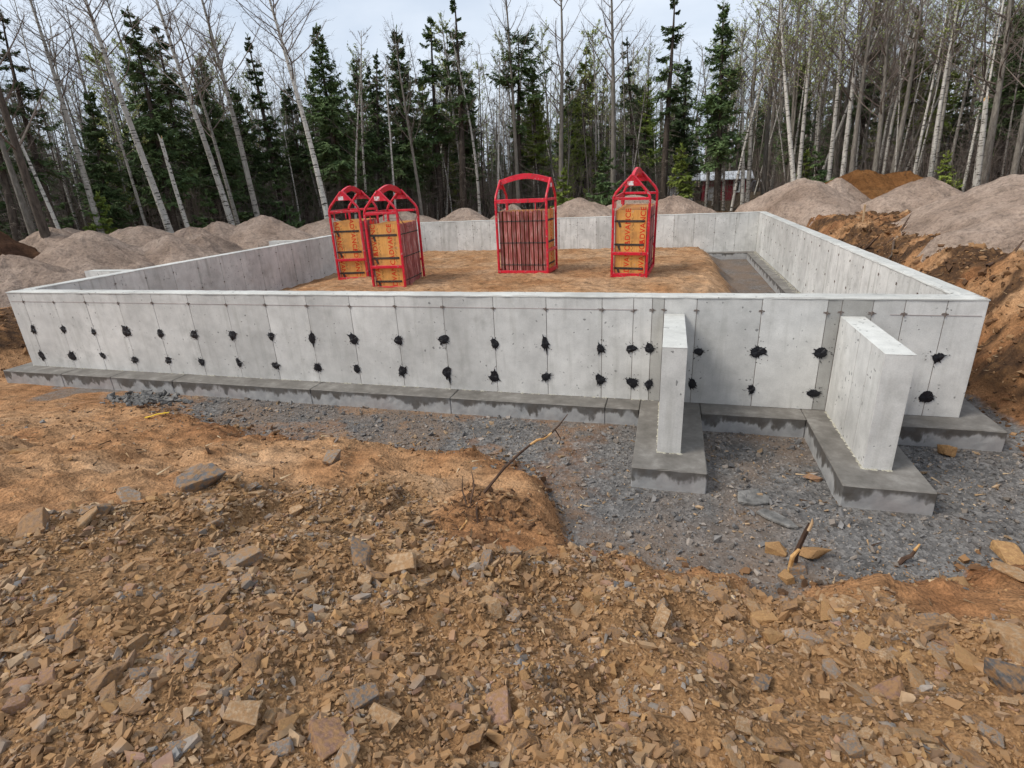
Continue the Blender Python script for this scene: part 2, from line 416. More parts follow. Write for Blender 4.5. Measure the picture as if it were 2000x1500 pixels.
for k, (lo, hi) in STONE.items(): MAT['stone_' + k] = m_stone('stone_' + k, lo, hi)
MAT['stone_mixed'] = m_stone('stone_mixed', None, None, 'mixed')
MAT['stone_gravel'] = m_stone('stone_gravel', None, None, 'gravel')

def m_bark(name, c0, c1, marks=None, scale=(9, 9, 2.2)):
    m, nt, b = new_mat(name, 0.9, 0.15)
    p = objco(nt)
    n1 = noise(nt, mapping(nt, p, scale), 1.6, 5, 0.65); n2 = noise(nt, p, 1.2, 3)
    c = ramp(nt, n1, [(0.3, c0), (0.68, c1)])
    c = mix(nt, 1.0, c, ramp(nt, orand(nt), [(0.0, 0.72), (1.0, 1.12)]), 'MULTIPLY')
    c = mix(nt, ramp(nt, n2, [(0.55, 0.0), (0.75, 0.45)]), c, (0.16, 0.15, 0.12))
    if marks:
        mk = noise(nt, mapping(nt, p, (3.0, 3.0, 13)), 1.3, 3, 0.6)
        c = mix(nt, ramp(nt, mk, [(0.56, 0.0), (0.62, 1.0)]), c, marks)
    nt.links.new(c, b.inputs['Base Color'])
    bump(nt, b, n1, 0.6, 0.02)
    return m
MAT['birch'] = m_bark('white_birch_bark', (0.42, 0.39, 0.34), (0.66, 0.63, 0.57), (0.045, 0.038, 0.032))
MAT['birch_grey'] = m_bark('grey_birch_bark', (0.22, 0.205, 0.175), (0.42, 0.39, 0.345), (0.05, 0.043, 0.036))
MAT['grey'] = m_bark('grey_bark', (0.10, 0.087, 0.072), (0.26, 0.235, 0.20))
MAT['dark'] = m_bark('dark_bark', (0.035, 0.027, 0.022), (0.12, 0.095, 0.075))
MAT['twig'] = m_bark('bare_twig', (0.13, 0.102, 0.085), (0.25, 0.205, 0.175))
MAT['deadwood'] = m_bark('dead_branch', (0.115, 0.095, 0.075), (0.25, 0.21, 0.17))
MAT['rootwood'] = m_bark('root_bark', (0.05, 0.03, 0.022), (0.13, 0.08, 0.055))
m, nt, b = new_mat('peeled_wood', 0.7); nt.links.new(ramp(nt, noise(nt, objco(nt), 20, 4), [(0.3, (0.40, 0.19, 0.06)), (0.7, (0.62, 0.40, 0.18))]), b.inputs['Base Color']); MAT['peeled'] = m
m, nt, b = new_mat('pale_lumber', 0.75); nt.links.new(ramp(nt, noise(nt, mapping(nt, objco(nt), (20, 20, 2)), 3, 4), [(0.3, (0.40, 0.25, 0.13)), (0.7, (0.58, 0.42, 0.26))]), b.inputs['Base Color']); MAT['lumber'] = m
def m_leaf(name, c0, c1):
    m, nt, b = new_mat(name, 0.75, 0.2)
    p = objco(nt); n1 = noise(nt, p, 1.1, 4, 0.6); n2 = noise(nt, p, 9, 3)
    c = ramp(nt, n1, [(0.3, c0), (0.7, c1)])
    c = mix(nt, 1.0, c, ramp(nt, n2, [(0.3, 0.65), (0.7, 1.3)]), 'MULTIPLY')
    c = mix(nt, 1.0, c, ramp(nt, orand(nt), [(0.0, 0.72), (1.0, 1.25)]), 'MULTIPLY')
    nt.links.new(c, b.inputs['Base Color']); return m
MAT['needle'] = m_leaf('spruce_needles', (0.058, 0.098, 0.038), (0.130, 0.185, 0.068))
MAT['needle_bright'] = m_leaf('fresh_fir_needles', (0.11, 0.17, 0.03), (0.29, 0.34, 0.075))
MAT['bud'] = m_leaf('spring_buds', (0.26, 0.32, 0.09), (0.45, 0.50, 0.17))

def m_red():
    m, nt, b = new_mat('red_rack_paint', 0.42, 0.5)
    p = objco(nt); n = noise(nt, p, 6, 5, 0.6)
    c = ramp(nt, n, [(0.3, (0.50, 0.004, 0.020)), (0.65, (0.66, 0.008, 0.032))])
    c = mix(nt, ramp(nt, noise(nt, p, 13, 4, 0.75), [(0.56, 0.0), (0.66, 0.9)]), c, (0.16, 0.05, 0.035))
    c = mix(nt, ramp(nt, noise(nt, p, 17, 3, 0.75), [(0.60, 0.0), (0.68, 0.7)]), c, (0.42, 0.36, 0.34))
    nt.links.new(c, b.inputs['Base Color']); bump(nt, b, n, 0.15, 0.004); return m
MAT['red'] = m_red()
def m_ply():
    m, nt, b = new_mat('orange_plywood', 0.6, 0.35)
    p = objco(nt); gr = noise(nt, mapping(nt, p, (30, 30, 2.2)), 1.5, 5, 0.6); n = noise(nt, p, 3.5, 5, 0.65)
    c = ramp(nt, gr, [(0.3, (0.60, 0.27, 0.06)), (0.7, (0.74, 0.38, 0.11))])
    c = mix(nt, ramp(nt, n, [(0.50, 0.0), (0.70, 0.6)]), c, (0.32, 0.15, 0.06))
    c = mix(nt, ramp(nt, noise(nt, p, 11, 4, 0.7), [(0.60, 0.0), (0.70, 0.5)]), c, (0.45, 0.36, 0.26))
    nt.links.new(c, b.inputs['Base Color']); return m
MAT['ply'] = m_ply()
def m_rail():
    m, nt, b = new_mat('worn_red_form_rail', 0.7, 0.3)
    p = objco(nt); n = noise(nt, mapping(nt, p, (12, 12, 2)), 2, 5, 0.65)
    c = ramp(nt, n, [(0.32, (0.17, 0.035, 0.03)), (0.5, (0.32, 0.095, 0.085)), (0.68, (0.46, 0.27, 0.24))])
    c = mix(nt, 1.0, c, ramp(nt, orand(nt), [(0.0, 0.65), (1.0, 1.35)]), 'MULTIPLY')
    nt.links.new(c, b.inputs['Base Color']); return m
MAT['rail'] = m_rail()
m, nt, b = new_mat('dark_form_steel', 0.65, 0.4); nt.links.new(ramp(nt, noise(nt, objco(nt), 25, 4), [(0.35, (0.022, 0.018, 0.015)), (0.7, (0.085, 0.06, 0.045))]), b.inputs['Base Color']); MAT['steel'] = m
m, nt, b = new_mat('red_print', 0.8); b.inputs['Base Color'].default_value = (0.62, 0.045, 0.018, 1); MAT['print'] = m
m, nt, b = new_mat('black_print', 0.8); b.inputs['Base Color'].default_value = (0.10, 0.045, 0.02, 1); MAT['smallprint'] = m
m, nt, b = new_mat('sticker', 0.5); nt.links.new(ramp(nt, noise(nt, objco(nt), 14, 3), [(0.45, (0.75, 0.72, 0.72)), (0.6, (0.55, 0.2, 0.2))]), b.inputs['Base Color']); MAT['sticker'] = m
m, nt, b = new_mat('chain_steel', 0.5, 0.5); b.inputs['Base Color'].default_value = (0.22, 0.05, 0.045, 1); MAT['chain'] = m
m, nt, b = new_mat('yellow_strap', 0.45, 0.5); b.inputs['Base Color'].default_value = (0.70, 0.45, 0.02, 1); MAT['strap'] = m
m, nt, b = new_mat('barn_red_boards', 0.8); nt.links.new(ramp(nt, noise(nt, mapping(nt, pos(nt), (9, 9, 0.6)), 2, 3), [(0.3, (0.16, 0.02, 0.03)), (0.7, (0.24, 0.035, 0.045))]), b.inputs['Base Color']); MAT['barn'] = m
m, nt, b = new_mat('pale_metal_roof', 0.5, 0.4); nt.links.new(ramp(nt, noise(nt, pos(nt), 3, 3), [(0.3, (0.50, 0.53, 0.58)), (0.7, (0.66, 0.69, 0.73))]), b.inputs['Base Color']); MAT['roof'] = m
m, nt, b = new_mat('white_trim', 0.6); b.inputs['Base Color'].default_value = (0.78, 0.79, 0.80, 1); MAT['white'] = m
m, nt, b = new_mat('dark_glass', 0.1, 0.5); b.inputs['Base Color'].default_value = (0.02, 0.025, 0.03, 1); MAT['glass'] = m
m, nt, b = new_mat('weathered_boards', 0.85); nt.links.new(ramp(nt, noise(nt, mapping(nt, pos(nt), (9, 9, 0.6)), 2, 3), [(0.3, (0.25, 0.25, 0.25)), (0.7, (0.48, 0.48, 0.48))]), b.inputs['Base Color']); MAT['boards'] = m
m, nt, b = new_mat('tyre_rubber', 0.9); b.inputs['Base Color'].default_value = (0.02, 0.02, 0.02, 1); MAT['rubber'] = m

# ------------------------------------------------------------------ ground
def axis(segs):
    out = [segs[0][0]]
    for a, b, st in segs: out += list(np.linspace(a, b, max(2, int(round((b - a) / st)) + 1))[1:])
    return np.array(out)
gx = axis([(-600, -120, 60), (-120, -40, 10), (-40, -14, 2), (-14, -3, 0.3), (-3, 2.0, 0.10), (2.0, 12.9, 0.04), (12.9, 16.5, 0.05), (16.5, 19, 0.2), (19, 40, 1.0), (40, 120, 10), (120, 600, 60)])
gy = axis([(-600, -120, 60), (-120, -20, 10), (-20, -9, 1), (-9, -6, 0.2), (-6, -0.3, 0.035), (-0.3, 13.4, 0.075), (13.4, 30, 0.5), (30, 120, 5), (120, 900, 60)])
GX, GY = np.meshgrid(gx, gy)
Zg, zA, zB, zC = terrain(GX, GY)
nx, ny = len(gx), len(gy)
Vg = np.stack([GX, GY, Zg], -1).reshape(-1, 3)
ii = (np.arange(ny - 1)[:, None] * nx + np.arange(nx - 1)[None]).ravel()
Fg = np.stack([ii, ii + 1, ii + nx + 1, ii + nx], -1)
gm = npmesh('ground', Vg, Fg, MAT['ground'], smooth=True)
at = gm.attributes.new('zone', 'FLOAT_COLOR', 'POINT')
at.data.foreach_set('color', np.stack([zA, zB, zC, np.clip(0.5 + 0.9 * fbm(GX * 1.3, GY * 1.3, 77, 5, 0.6) + 0.20 * ((GX > 0.1) & (GX < WL) & (GY > 0.1) & (GY < WD)) + 0.08 * ((GY < 0) & (GX < 8)), 0, 1)], -1).reshape(-1).astype(np.float32))
SX = [-5, 3.5, 5.6, 6.1, 6.35, 6.8, 7.6, 8.0, 8.35, 8.75, 9.0, 9.4, 10.2, 10.8, 11.3, 12.0, 14]     # upper edge of the rubble
SY = [-5.4, -5.0, -4.6, -3.9, -3.2, -2.45, -2.2, -2.7, -3.05, -2.95, -2.6, -2.6, -2.65, -2.75, -2.8, -2.6, -2.4]
rubw = ss((np.interp(GX, SX, SY) + 0.5 * fbm(GX * 2, GY * 2, 88, 3) - GY + 0.1) / 0.5)
at = gm.attributes.new('rubble', 'FLOAT', 'POINT')
at.data.foreach_set('value', rubw.reshape(-1).astype(np.float32))
ground = tag(link('ground', gm), kind='structure')

# ------------------------------------------------------------------ foundation
fnd = empty('house_foundation', (0, 0, -FH))
tag(fnd, 'long grey poured concrete house foundation with black tar dabs along its front', 'foundation')
def child(o, parent):
    """parent keeping world placement (parent has only a translation)"""
    o.parent = parent; o.matrix_parent_inverse = Matrix.Translation(-Vector(parent.location)); return o
def fpart(name, mb, mat, parent, bevel=0.0, seg=1, label=None):
    me = mb.mesh(name, mat, bevel, seg); o = link(name, me)
    if parent is fnd: child(o, fnd)
    else: o.parent = parent
    if label: o['label'] = label
    return o
R_ = 0.004   # how far panel faces stand proud of the core
# cores (recessed by R_ on faces that carry panels)
core = {}
core['front_wall'] = fpart('front_wall', MB().box((R_, R_, 0.001), (WL - R_, WT - R_, WH - 0.006)), MAT['seam'], fnd, label='front concrete wall with two rows of black tar dabs')
core['back_wall'] = fpart('back_wall', MB().box((R_, WD - WT + R_, 0.001), (WL - R_, WD - R_, WH - 0.006)), MAT['seam'], fnd)
core['left_wall'] = fpart('left_wall', MB().box((R_, WT + 0.001, 0.001), (WT - R_, WD - WT - 0.001, WH - 0.0065)), MAT['seam'], fnd)
core['right_wall'] = fpart('right_wall', MB().box((WL - WT + R_, WT + 0.001, 0.001), (WL - R_, WD - WT - 0.001, WH - 0.0065)), MAT['seam'], fnd)
GAP = 0.007
def panels(parent, axis_, cuts, face, sgn, mat, z0=0.0, z1=WH - 0.008):
    """slabs between the cuts. axis_ 'x' runs along x, face is the y of the outside face, sgn the outward sign"""
    for a, b in zip(cuts[:-1], cuts[1:]):
        j = random.uniform(-0.0015, 0.0015)
        lo, hi = sorted((face + sgn * j, face - sgn * (R_ + 0.002)))
        if axis_ == 'x': mb = MB().box((a + GAP / 2, lo, z0 + 0.002), (b - GAP / 2, hi, z1))
        else: mb = MB().box((lo, a + GAP / 2, z0 + 0.002), (hi, b - GAP / 2, z1))
        fpart('panel', mb, MAT['wall_shade_tint'] if (mat is MAT['wall'] and axis_ == 'x' and abs(face) < 0.01 and (abs(a - 10.97) < 0.01 or abs(a - 9.34) < 0.01 or abs(a - 11.09) < 0.01)) else mat, parent)
fx = [0.0] + [round(0.288 + 0.6096 * i, 3) for i in range(15)] + [9.15, 9.34, 9.46, 9.78, 10.39, 10.97, 11.09, 11.35, 11.61, 11.94, WL]
panels(core['front_wall'], 'x', fx, 0.0, -1, MAT['wall'])
ix = [WT] + [round(0.45 + 0.6096 * i, 3) for i in range(19)] + [WL - WT]
panels(core['front_wall'], 'x', ix, WT, 1, MAT['wall_in'])
panels(core['back_wall'], 'x', ix, WD - WT, -1, MAT['wall_in'])
panels(core['back_wall'], 'x', [0.0] + ix[1:-1] + [WL], WD, 1, MAT['wall'])
iy = [WT] + [round(0.33 + 0.6096 * i, 3) for i in range(20)] + [WD - WT]
for nm, f_in, f_out, s in (('left_wall', WT, 0.0, 1), ('right_wall', WL - WT, WL, -1)):
    panels(core[nm], 'y', iy, f_in, s, MAT['wall_in'])
    panels(core[nm], 'y', [0.001 + WT] + iy[1:-1] + [WD - WT - 0.001], f_out, -s, MAT['wall'])
# end faces of the front and back wall at the corners
for nm, ya, yb in (('front_wall', 0.004, WT), ('back_wall', WD - WT, WD - 0.004)):
    for xf, s in ((0.0, -1), (WL, 1)):
        panels(core[nm], 'y', [ya, yb], xf, s, MAT['wall'])
# uneven trowelled tops with a rough lip
def wall_top(parent, x0, x1, y0, y1, seed):
    lx, ly = x1 - x0, y1 - y0
    nxs = max(5, int(lx / 0.05)) if lx > ly else 9; nys = max(5, int(ly / 0.05)) if ly >= lx else 9
    X, Y = np.meshgrid(np.linspace(x0, x1, nxs + 1), np.linspace(y0, y1, nys + 1))
    e = np.minimum(np.minimum(X - x0, x1 - X), np.minimum(Y - y0, y1 - Y))
    across = (Y - y0) / ly if lx > ly else (X - x0) / lx
    Z = WH + 0.010 * fbm(X * 3, Y * 3, seed, 4) + 0.006 * np.exp(-((across - 0.36) / 0.07) ** 2) + 0.004 * fbm(X * 25, Y * 25, seed + 3, 2) - 0.010 * (e < 0.004)
    n1, n0 = Z.shape
    jit = 0.007 * np.clip(fbm(X * 9, Y * 9, seed + 7, 3) * 2, -1, 1)
    if lx > ly: Y = Y + jit * (np.abs(across - 0.5) > 0.49)
    else: X = X + jit * (np.abs(across - 0.5) > 0.49)
    V = np.stack([X, Y, Z], -1).reshape(-1, 3)
    i = (np.arange(n1 - 1)[:, None] * n0 + np.arange(n0 - 1)[None]).ravel()
    F = np.stack([i, i + 1, i + n0 + 1, i + n0], -1)
    # skirt
    ring = list(range(n0)) + [k * n0 + n0 - 1 for k in range(1, n1)] + [(n1 - 1) * n0 + k for k in range(n0 - 2, -1, -1)] + [k * n0 for k in range(n1 - 2, 0, -1)]
    base = len(V); V = np.vstack([V, np.c_[V[ring][:, :2], np.full(len(ring), WH - 0.020)]])
    m_ = len(ring); q = np.array([(ring[k], ring[(k + 1) % m_], base + (k + 1) % m_, base + k) for k in range(m_)])
    F = np.vstack([F, q[:, ::-1]])
    o = link('wall_top', npmesh('wall_top', V, F, MAT['top'])); o.parent = parent; return o
wall_top(core['front_wall'], -0.006, WL + 0.006, -0.006, WT + 0.004, 31)
wall_top(core['back_wall'], -0.006, WL + 0.006, WD - WT - 0.004, WD + 0.006, 41)
wall_top(core['left_wall'], -0.006, WT + 0.004, WT + 0.0045, WD - WT - 0.0045, 51)
wall_top(core['right_wall'], WL - WT - 0.004, WL + 0.006, WT + 0.0045, WD - WT - 0.0045, 61)

# wing walls: two at the porch in front, two stubs outside the left wall
def wing(x0, x1, y0, y1, zt, cuts, label, along='y', mat='wall'):
    mb = MB().box((x0 + R_, y0 + R_, 0.001), (x1 - R_, y1 - (R_ if along == 'x' else 0), zt))
    w = fpart('wing_wall', mb, MAT['seam'], fnd, label=label)
    if along == 'y':
        panels(w, 'y', cuts, x0, -1, MAT[mat], z1=zt - 0.001); panels(w, 'y', cuts, x1, 1, MAT[mat], z1=zt - 0.001)
        panels(w, 'x', [x0 - 0.004, x1 + 0.004], y0, -1, MAT[mat], z1=zt - 0.001)
    else:
        panels(w, 'x', cuts, y0, -1, MAT[mat], z1=zt - 0.001); panels(w, 'x', cuts, y1, 1, MAT[mat], z1=zt - 0.001)
        panels(w, 'y', [y0 - 0.004, y1 + 0.004], x0, -1, MAT[mat], z1=zt - 0.001)
    t = fpart('wall_top', MB().box((x0 - 0.001, y0 - 0.001, zt + 0.0005), (x1 + 0.001, y1 - 0.0002, zt + 0.006)), MAT['top'], w, bevel=0.003)
    return w
wing(9.465, 9.665, -1.225, -0.005, 0.975, [-1.225, -0.92, -0.005], 'left porch wing wall, a narrow concrete fin seen end on')
wing(11.09, 11.295, -1.225, -0.005, 0.975, [-1.225, -0.92, -0.62, -0.005], 'right porch wing wall with a pale left side')
wing(-1.07, -0.005, 2.02, 2.22, WH - 0.02, [-1.07, -0.46, -0.005], 'short stub wall outside the left wall, near the front', 'x')
wing(-1.0, -0.005, 7.1, 7.3, WH - 0.02, [-1.0, -0.46, -0.005], 'short stub wall outside the left wall, farther back', 'x')

# footing: one strip per wall plus the wing footings
def foot(x0, y0, x1, y1, label=None, z1=0.0):
    o = fpart('footing', MB().box((x0, y0, -FH - 0.05), (x1, y1, z1)), MAT['footing'], fnd, bevel=0.008, label=label)
    bm = bmesh.new(); bm.from_mesh(o.data)
    for _ in range(7):
        ed = [e for e in bm.edges if e.calc_length() > 0.09]
        if not ed or len(bm.faces) > 3500: break
        bmesh.ops.subdivide_edges(bm, edges=ed, cuts=1, use_grid_fill=True)
    co = np.array([v.co[:] for v in bm.verts])
    n1 = fbm(co[:, 0] * 6 + co[:, 2] * 3, co[:, 1] * 6 + co[:, 2] * 5, 71, 4, 0.6); n2 = fbm(co[:, 0] * 14 + co[:, 2] * 9 + 5, co[:, 1] * 14 - co[:, 2] * 7, 73, 3, 0.6)
    for v, a, b_ in zip(bm.verts, n1, n2):
        if v.co.z > -0.19:
            top_ = v.co.z > -0.004; edge_ = v.co.z > -0.012 and not top_
            v.co.z += 0.010 * a - (0.008 * max(0.0, b_ * 3) if edge_ else 0)
            if not top_ or min(abs(v.co.x - x0), abs(v.co.x - x1), abs(v.co.y - y0), abs(v.co.y - y1)) < 0.02:
                v.co.x += 0.008 * b_ * (abs(v.co.x - x0) < 0.02 or abs(v.co.x - x1) < 0.02) * (0.3 if y1 - y0 > 0 and abs(v.co.y - y0) > 0.02 else 1); v.co.y += 0.010 * b_ * (abs(v.co.y - y0) < 0.02)
    bm.to_mesh(o.data); bm.free(); o.data.polygons.foreach_set('use_smooth', np.zeros(len(o.data.polygons), dtype=bool)); return o
fy = -FO
for a, b in zip([-0.25, 0.95, 1.9, 3.0, 5.2, 7.1, 8.9], [0.945, 1.895, 2.995, 5.195, 7.095, 8.895, 9.258]):
    foot(a, fy, b, WT + FO)
foot(9.262, fy + 0.0, 9.878, WT + FO - 0.002); foot(9.882, fy, 10.868, WT + FO); foot(10.872, fy, 11.508, WT + FO - 0.002); foot(11.512, fy, WL + FO, WT + FO)
foot(9.262, -1.535, 9.878, fy - 0.003, 'damp footing slab under the left wing wall'); foot(10.872, -1.525, 11.508, fy - 0.003, 'damp footing slab under the right wing wall')
foot(-0.25, WD - WT - FO, WL + FO, WD + FO); foot(-0.25, WT + FO + 0.003, WT + FO, WD - WT - FO - 0.003)
for k in range(4):
    a = WT + FO + 0.003 + k * 3.0; foot(WL - WT - FO, a, WL + FO, min(a + 2.996, WD - WT - FO - 0.003))
foot(-1.35, 1.75, -0.253, 2.49); foot(-1.3, 6.83, -0.253, 7.57)
# cement crumbs squeezed out at the foot of the walls
def crumbs(path, width, n, seed):
    rg = np.random.default_rng(seed); Vs = []; Fs = []; o = 0
    P = np.array(path, float); seg = np.linalg.norm(np.diff(P, axis=0), axis=1); cum = np.r_[0, np.cumsum(seg)]
    for k in range(n):
        t = rg.uniform(0, cum[-1]); i = min(np.searchsorted(cum, t, side='right') - 1, len(seg) - 1)
        q = P[i] + (P[i + 1] - P[i]) * (t - cum[i]) / seg[i]; dirn = (P[i + 1] - P[i]) / seg[i]; nrm = np.array([dirn[1], -dirn[0]])
        q = q + nrm * abs(rg.normal(0, width)); s = rg.uniform(0.006, 0.018)
        a = rg.uniform(0, 6.28, 5) + np.arange(5) * 1.2566
        a = np.arange(5) * 1.2566 + rg.uniform(-.3, .3, 5)
        V = np.c_[q[0] + s * np.cos(a), q[1] + s * np.sin(a), np.full(5, 0.0)]
        V = np.vstack([V, [q[0], q[1], s * rg.uniform(.4, .9)]])
        Vs.append(V); Fs += [(o + j, o + (j + 1) % 5, o + 5) for j in range(5)]; o += 6
    ob = link('cement_crumbs', npmesh('cement_crumbs', np.vstack(Vs), np.array(Fs), MAT['crumbs'])); child(ob, fnd); ob['kind'] = 'stuff'
crumbs([(9.46, -0.05), (9.46, -1.235), (9.67, -1.235), (9.67, -0.05)][::-1], 0.022, 420, 3)
crumbs([(11.30, -0.05), (11.30, -1.235), (11.085, -1.235), (11.085, -0.05)], 0.03, 520, 4)
crumbs([(9.4, -0.004), (0.0, -0.004)], 0.012, 420, 5)
crumbs([(12.04, 0.5), (12.04, 12.6)][::-1], 0.05, 900, 6)
# chalk line and tie ends
fpart('chalk_line', MB().box((0.03, -0.0035, 1.012), (9.2, -0.0005, 1.0165)), MAT['chalk'], core['front_wall'])
fpart('chalk_line', MB().box((11.5, -0.0035, 0.998), (12.22, -0.0005, 1.002)), MAT['chalk'], core['front_wall'])
def tie_mesh(seed, w=0.032):
    rg = random.Random(seed); mb = MB()
    mb.box((-0.006, -0.012, -0.03), (0.006, 0.0, 0.024))
    for k in range(7):
        x = rg.uniform(-w, w); z = rg.uniform(-0.014, 0.012); a = rg.uniform(0.006, 0.018)
        mb.box((x - a, -rg.uniform(.0025, .0035), z - 0.004), (x + a, 0.0008 - 0.002 * 0, z + 0.004 + rg.uniform(0, .002)))
    return mb.mesh('form_tie', MAT['tie'])
ties = [tie_mesh(k) for k in range(4)]
def put_tie(parent, loc, rz, sc_=0.6):
    o = link('form_tie', random.choice(ties)); o.parent = parent; o.location = loc; o.rotation_euler = (0, 0, rz); o.scale = (sc_, sc_, sc_)
for x in fx[1:-1]: put_tie(core['front_wall'], (x + random.uniform(-.004, .004), -0.002, 1.013 + random.uniform(-.006, .006)), 0, 0.75)
for z in (1.0, 0.6, 0.2):
    for x in ix[1:-1]:
        if z > 0.3 or x > 11: put_tie(core['back_wall'], (x, WD - WT - 0.002, z + random.uniform(-.01, .01)), 0)
    for y in iy[1:-1]:
        put_tie(core['right_wall'], (WL - WT - 0.002, y, z + 0.02 + random.uniform(-.01, .01)), -math.pi / 2)
        if y > 0.8: put_tie(core['left_wall'], (WT + 0.002, y, z + random.uniform(-.01, .01)), math.pi / 2)
# tar dabs
TAR = [(0.29, 0.59), (0.91, 0.61), (1.49, 0.58), (2.11, 0.6), (2.72, 0.59), (3.3, 0.59), (3.94, 0.6), (4.55, 0.6), (5.16, 0.59), (5.76, 0.6), (6.37, 0.6), (6.97, 0.63), (7.6, 0.6), (8.19, 0.62), (8.81, 0.58), (9.14, 0.59), (9.33, 0.6), (9.83, 0.58), (10.4, 0.6), (10.97, 0.61), (11.96, 0.6), (0.27, 0.18), (0.9, 0.19), (1.52, 0.22), (2.11, 0.18), (2.73, 0.2), (3.31, 0.2), (3.94, 0.21), (4.52, 0.2), (5.17, 0.2), (5.74, 0.21), (6.38, 0.21), (6.97, 0.22), (7.57, 0.19), (8.19, 0.22), (8.81, 0.22), (9.16, 0.2), (9.34, 0.19), (9.79, 0.22), (10.38, 0.19), (10.96, 0.18), (11.94, 0.2)]
def tar_mesh(seed, s):
    rg = random.Random(seed); mb = MB()
    n = 46; rad = []; ax, az = rg.uniform(0.75, 1.22), rg.uniform(0.82, 1.2); ph = rg.uniform(0, 6.28)
    spike = [rg.random() < 0.16 for _ in range(n)]
    for i in range(n):
        a = i * 2 * math.pi / n
        r = s * (0.85 + 0.09 * math.sin(2 * a + ph) + 0.07 * math.sin(3 * a + 2 * ph) + rg.uniform(-0.06, 0.05))
        if spike[i]: r *= rg.uniform(1.15, 1.6)
        rad.append((r * ax * math.cos(a), r * az * math.sin(a)))
    # drip
    k = rg.randrange(int(n * 0.66), int(n * 0.84)); rad[k] = (rad[k][0] * 0.9, rad[k][1] * rg.uniform(1.1, 1.7))
    d = 0.006
    V = [(x, -0.001, z) for x, z in rad] + [(x * .97, -d, z * .97) for x, z in rad] + [(x * .5, -d - 0.004 * rg.random() - .001, z * .55) for x, z in rad] + [(0, -d - 0.005, 0)]
    F = []
    for i in range(n):
        j = (i + 1) % n
        F += [(i, j, n + j, n + i), (n + i, n + j, 2 * n + j, 2 * n + i), (2 * n + i, 2 * n + j, 3 * n)]
    mb.add(V, F)
    for k in range(rg.randrange(5, 12)):   # flicks and spatter
        a = rg.uniform(0, 6.28); q = s * rg.uniform(1.0, 1.8); l = rg.uniform(0.004, 0.016); w = rg.uniform(0.002, 0.005)
        cx, cz = q * math.cos(a), q * math.sin(a); b = a + rg.uniform(-.7, .7)
        u = (math.cos(b), math.sin(b)); v = (-u[1], u[0])
        mb.add([(cx + u[0] * l, -0.003, cz + u[1] * l), (cx + v[0] * w, -0.003, cz + v[1] * w), (cx - u[0] * l, -0.003, cz - u[1] * l), (cx - v[0] * w, -0.003, cz - v[1] * w)], [(0, 1, 2, 3)])
    return mb.mesh('tar_patch', MAT['tar'])
for k, (x, z) in enumerate(TAR):
    o = link('tar_patch', tar_mesh(100 + k, random.uniform(0.050, 0.078)))
    o.parent = core['front_wall']; o.location = (x, -0.003, z)

# ------------------------------------------------------------------ piles
# (kind, apex x, apex y, height, radius, ground z, label)
PILES = [
 ('sand', -4.13, 2.69, 0.91, 1.25, 0.40, 'low sand pile at the left edge, in front of the other sand piles'),
 ('sand', -5.70, 4.84, 1.20, 1.60, 0.45, 'rounded sand pile beside the dark soil bank at far left'),
 ('sand', -4.49, 4.81, 1.11, 1.85, 0.45, 'broad clumpy sand pile behind the low one at far left'),
 ('sand', -7.52, 6.60, 1.10, 1.50, 0.45, 'distant sand hump against the left tree trunks'),
 ('sand', -5.71, 7.28, 1.05, 2.2, 0.45, 'long smooth sand pile in the middle of the left heaps'),
 ('sand', -3.40, 6.12, 0.92, 1.5, 0.40, 'sand pile just behind the left wall, before the stub wall'),
 ('sand', -3.51, 7.44, 0.87, 1.2, 0.40, 'small sand pile with a track down its side by the left wall'),
 ('sand', -4.76, 8.32, 1.02, 1.6, 0.40, 'sand pile at the foot of the leftmost white birch'),
 ('sand', -4.55, 9.22, 1.09, 1.4, 0.40, 'steep sand pile between two leaning birches on the left'),
 ('sand', -3.59, 10.06, 1.11, 2.0, 0.45, 'tallest left sand pile, right of the leaning birches'),
 ('sand', -2.44, 12.16, 0.86, 2.2, 0.45, 'sand pile directly left of the leftmost red rack'),
 ('sand', -0.93, 14.85, 0.91, 1.75, 0.50, 'sand pile seen through the top of the second red rack'),
 ('sand', 1.44, 15.81, 0.96, 1.6, 0.50, 'low sand pile behind the back wall, right of the paired racks'),
 ('sand', 3.17, 16.9, 0.98, 1.45, 0.50, 'sand pile behind the wide red rack'),
 ('sand', 5.76, 17.97, 1.12, 2.4, 0.50, 'pointed sand pile between the wide rack and the narrow rack'),
 ('sand', 7.97, 19.22, 1.11, 2.1, 0.50, 'sand pile behind the narrow red rack'),
 ('sand', 9.55, 18.76, 1.08, 1.7, 0.50, 'low sand pile right of the narrow red rack, near the red shed'),
 ('sand', 13.70, 15.52, 1.32, 2.35, 0.70, 'large sand pile behind the back right corner of the foundation'),
 ('sand', 14.75, 15.6, 1.22, 1.7, 0.70, 'right shoulder sand pile in front of the rusty soil heap'),
 ('sand', 16.75, 14.03, 1.10, 1.75, 0.80, 'sand pile right of the thin wooden stake'),
 ('brown', 16.1, 18.31, 1.40, 2.6, 0.70, 'left rusty brown soil heap behind the sand piles'),
 ('brown', 17.4, 18.47, 1.36, 2.2, 0.70, 'right rusty brown soil heap behind the sand piles'),
 ('sand', 16.2, 7.81, 1.08, 2.45, 0.95, 'biggest smooth sand pile at the right edge'),
 ('sand', 15.5, 5.5, 0.72, 1.5, 0.95, 'low sand spill at the right edge in front of the biggest pile'),
 ('dark', -6.6, 3.3, 2.1, 2.4, 0.40, 'dark brown soil bank at the left edge below the trees'),
]
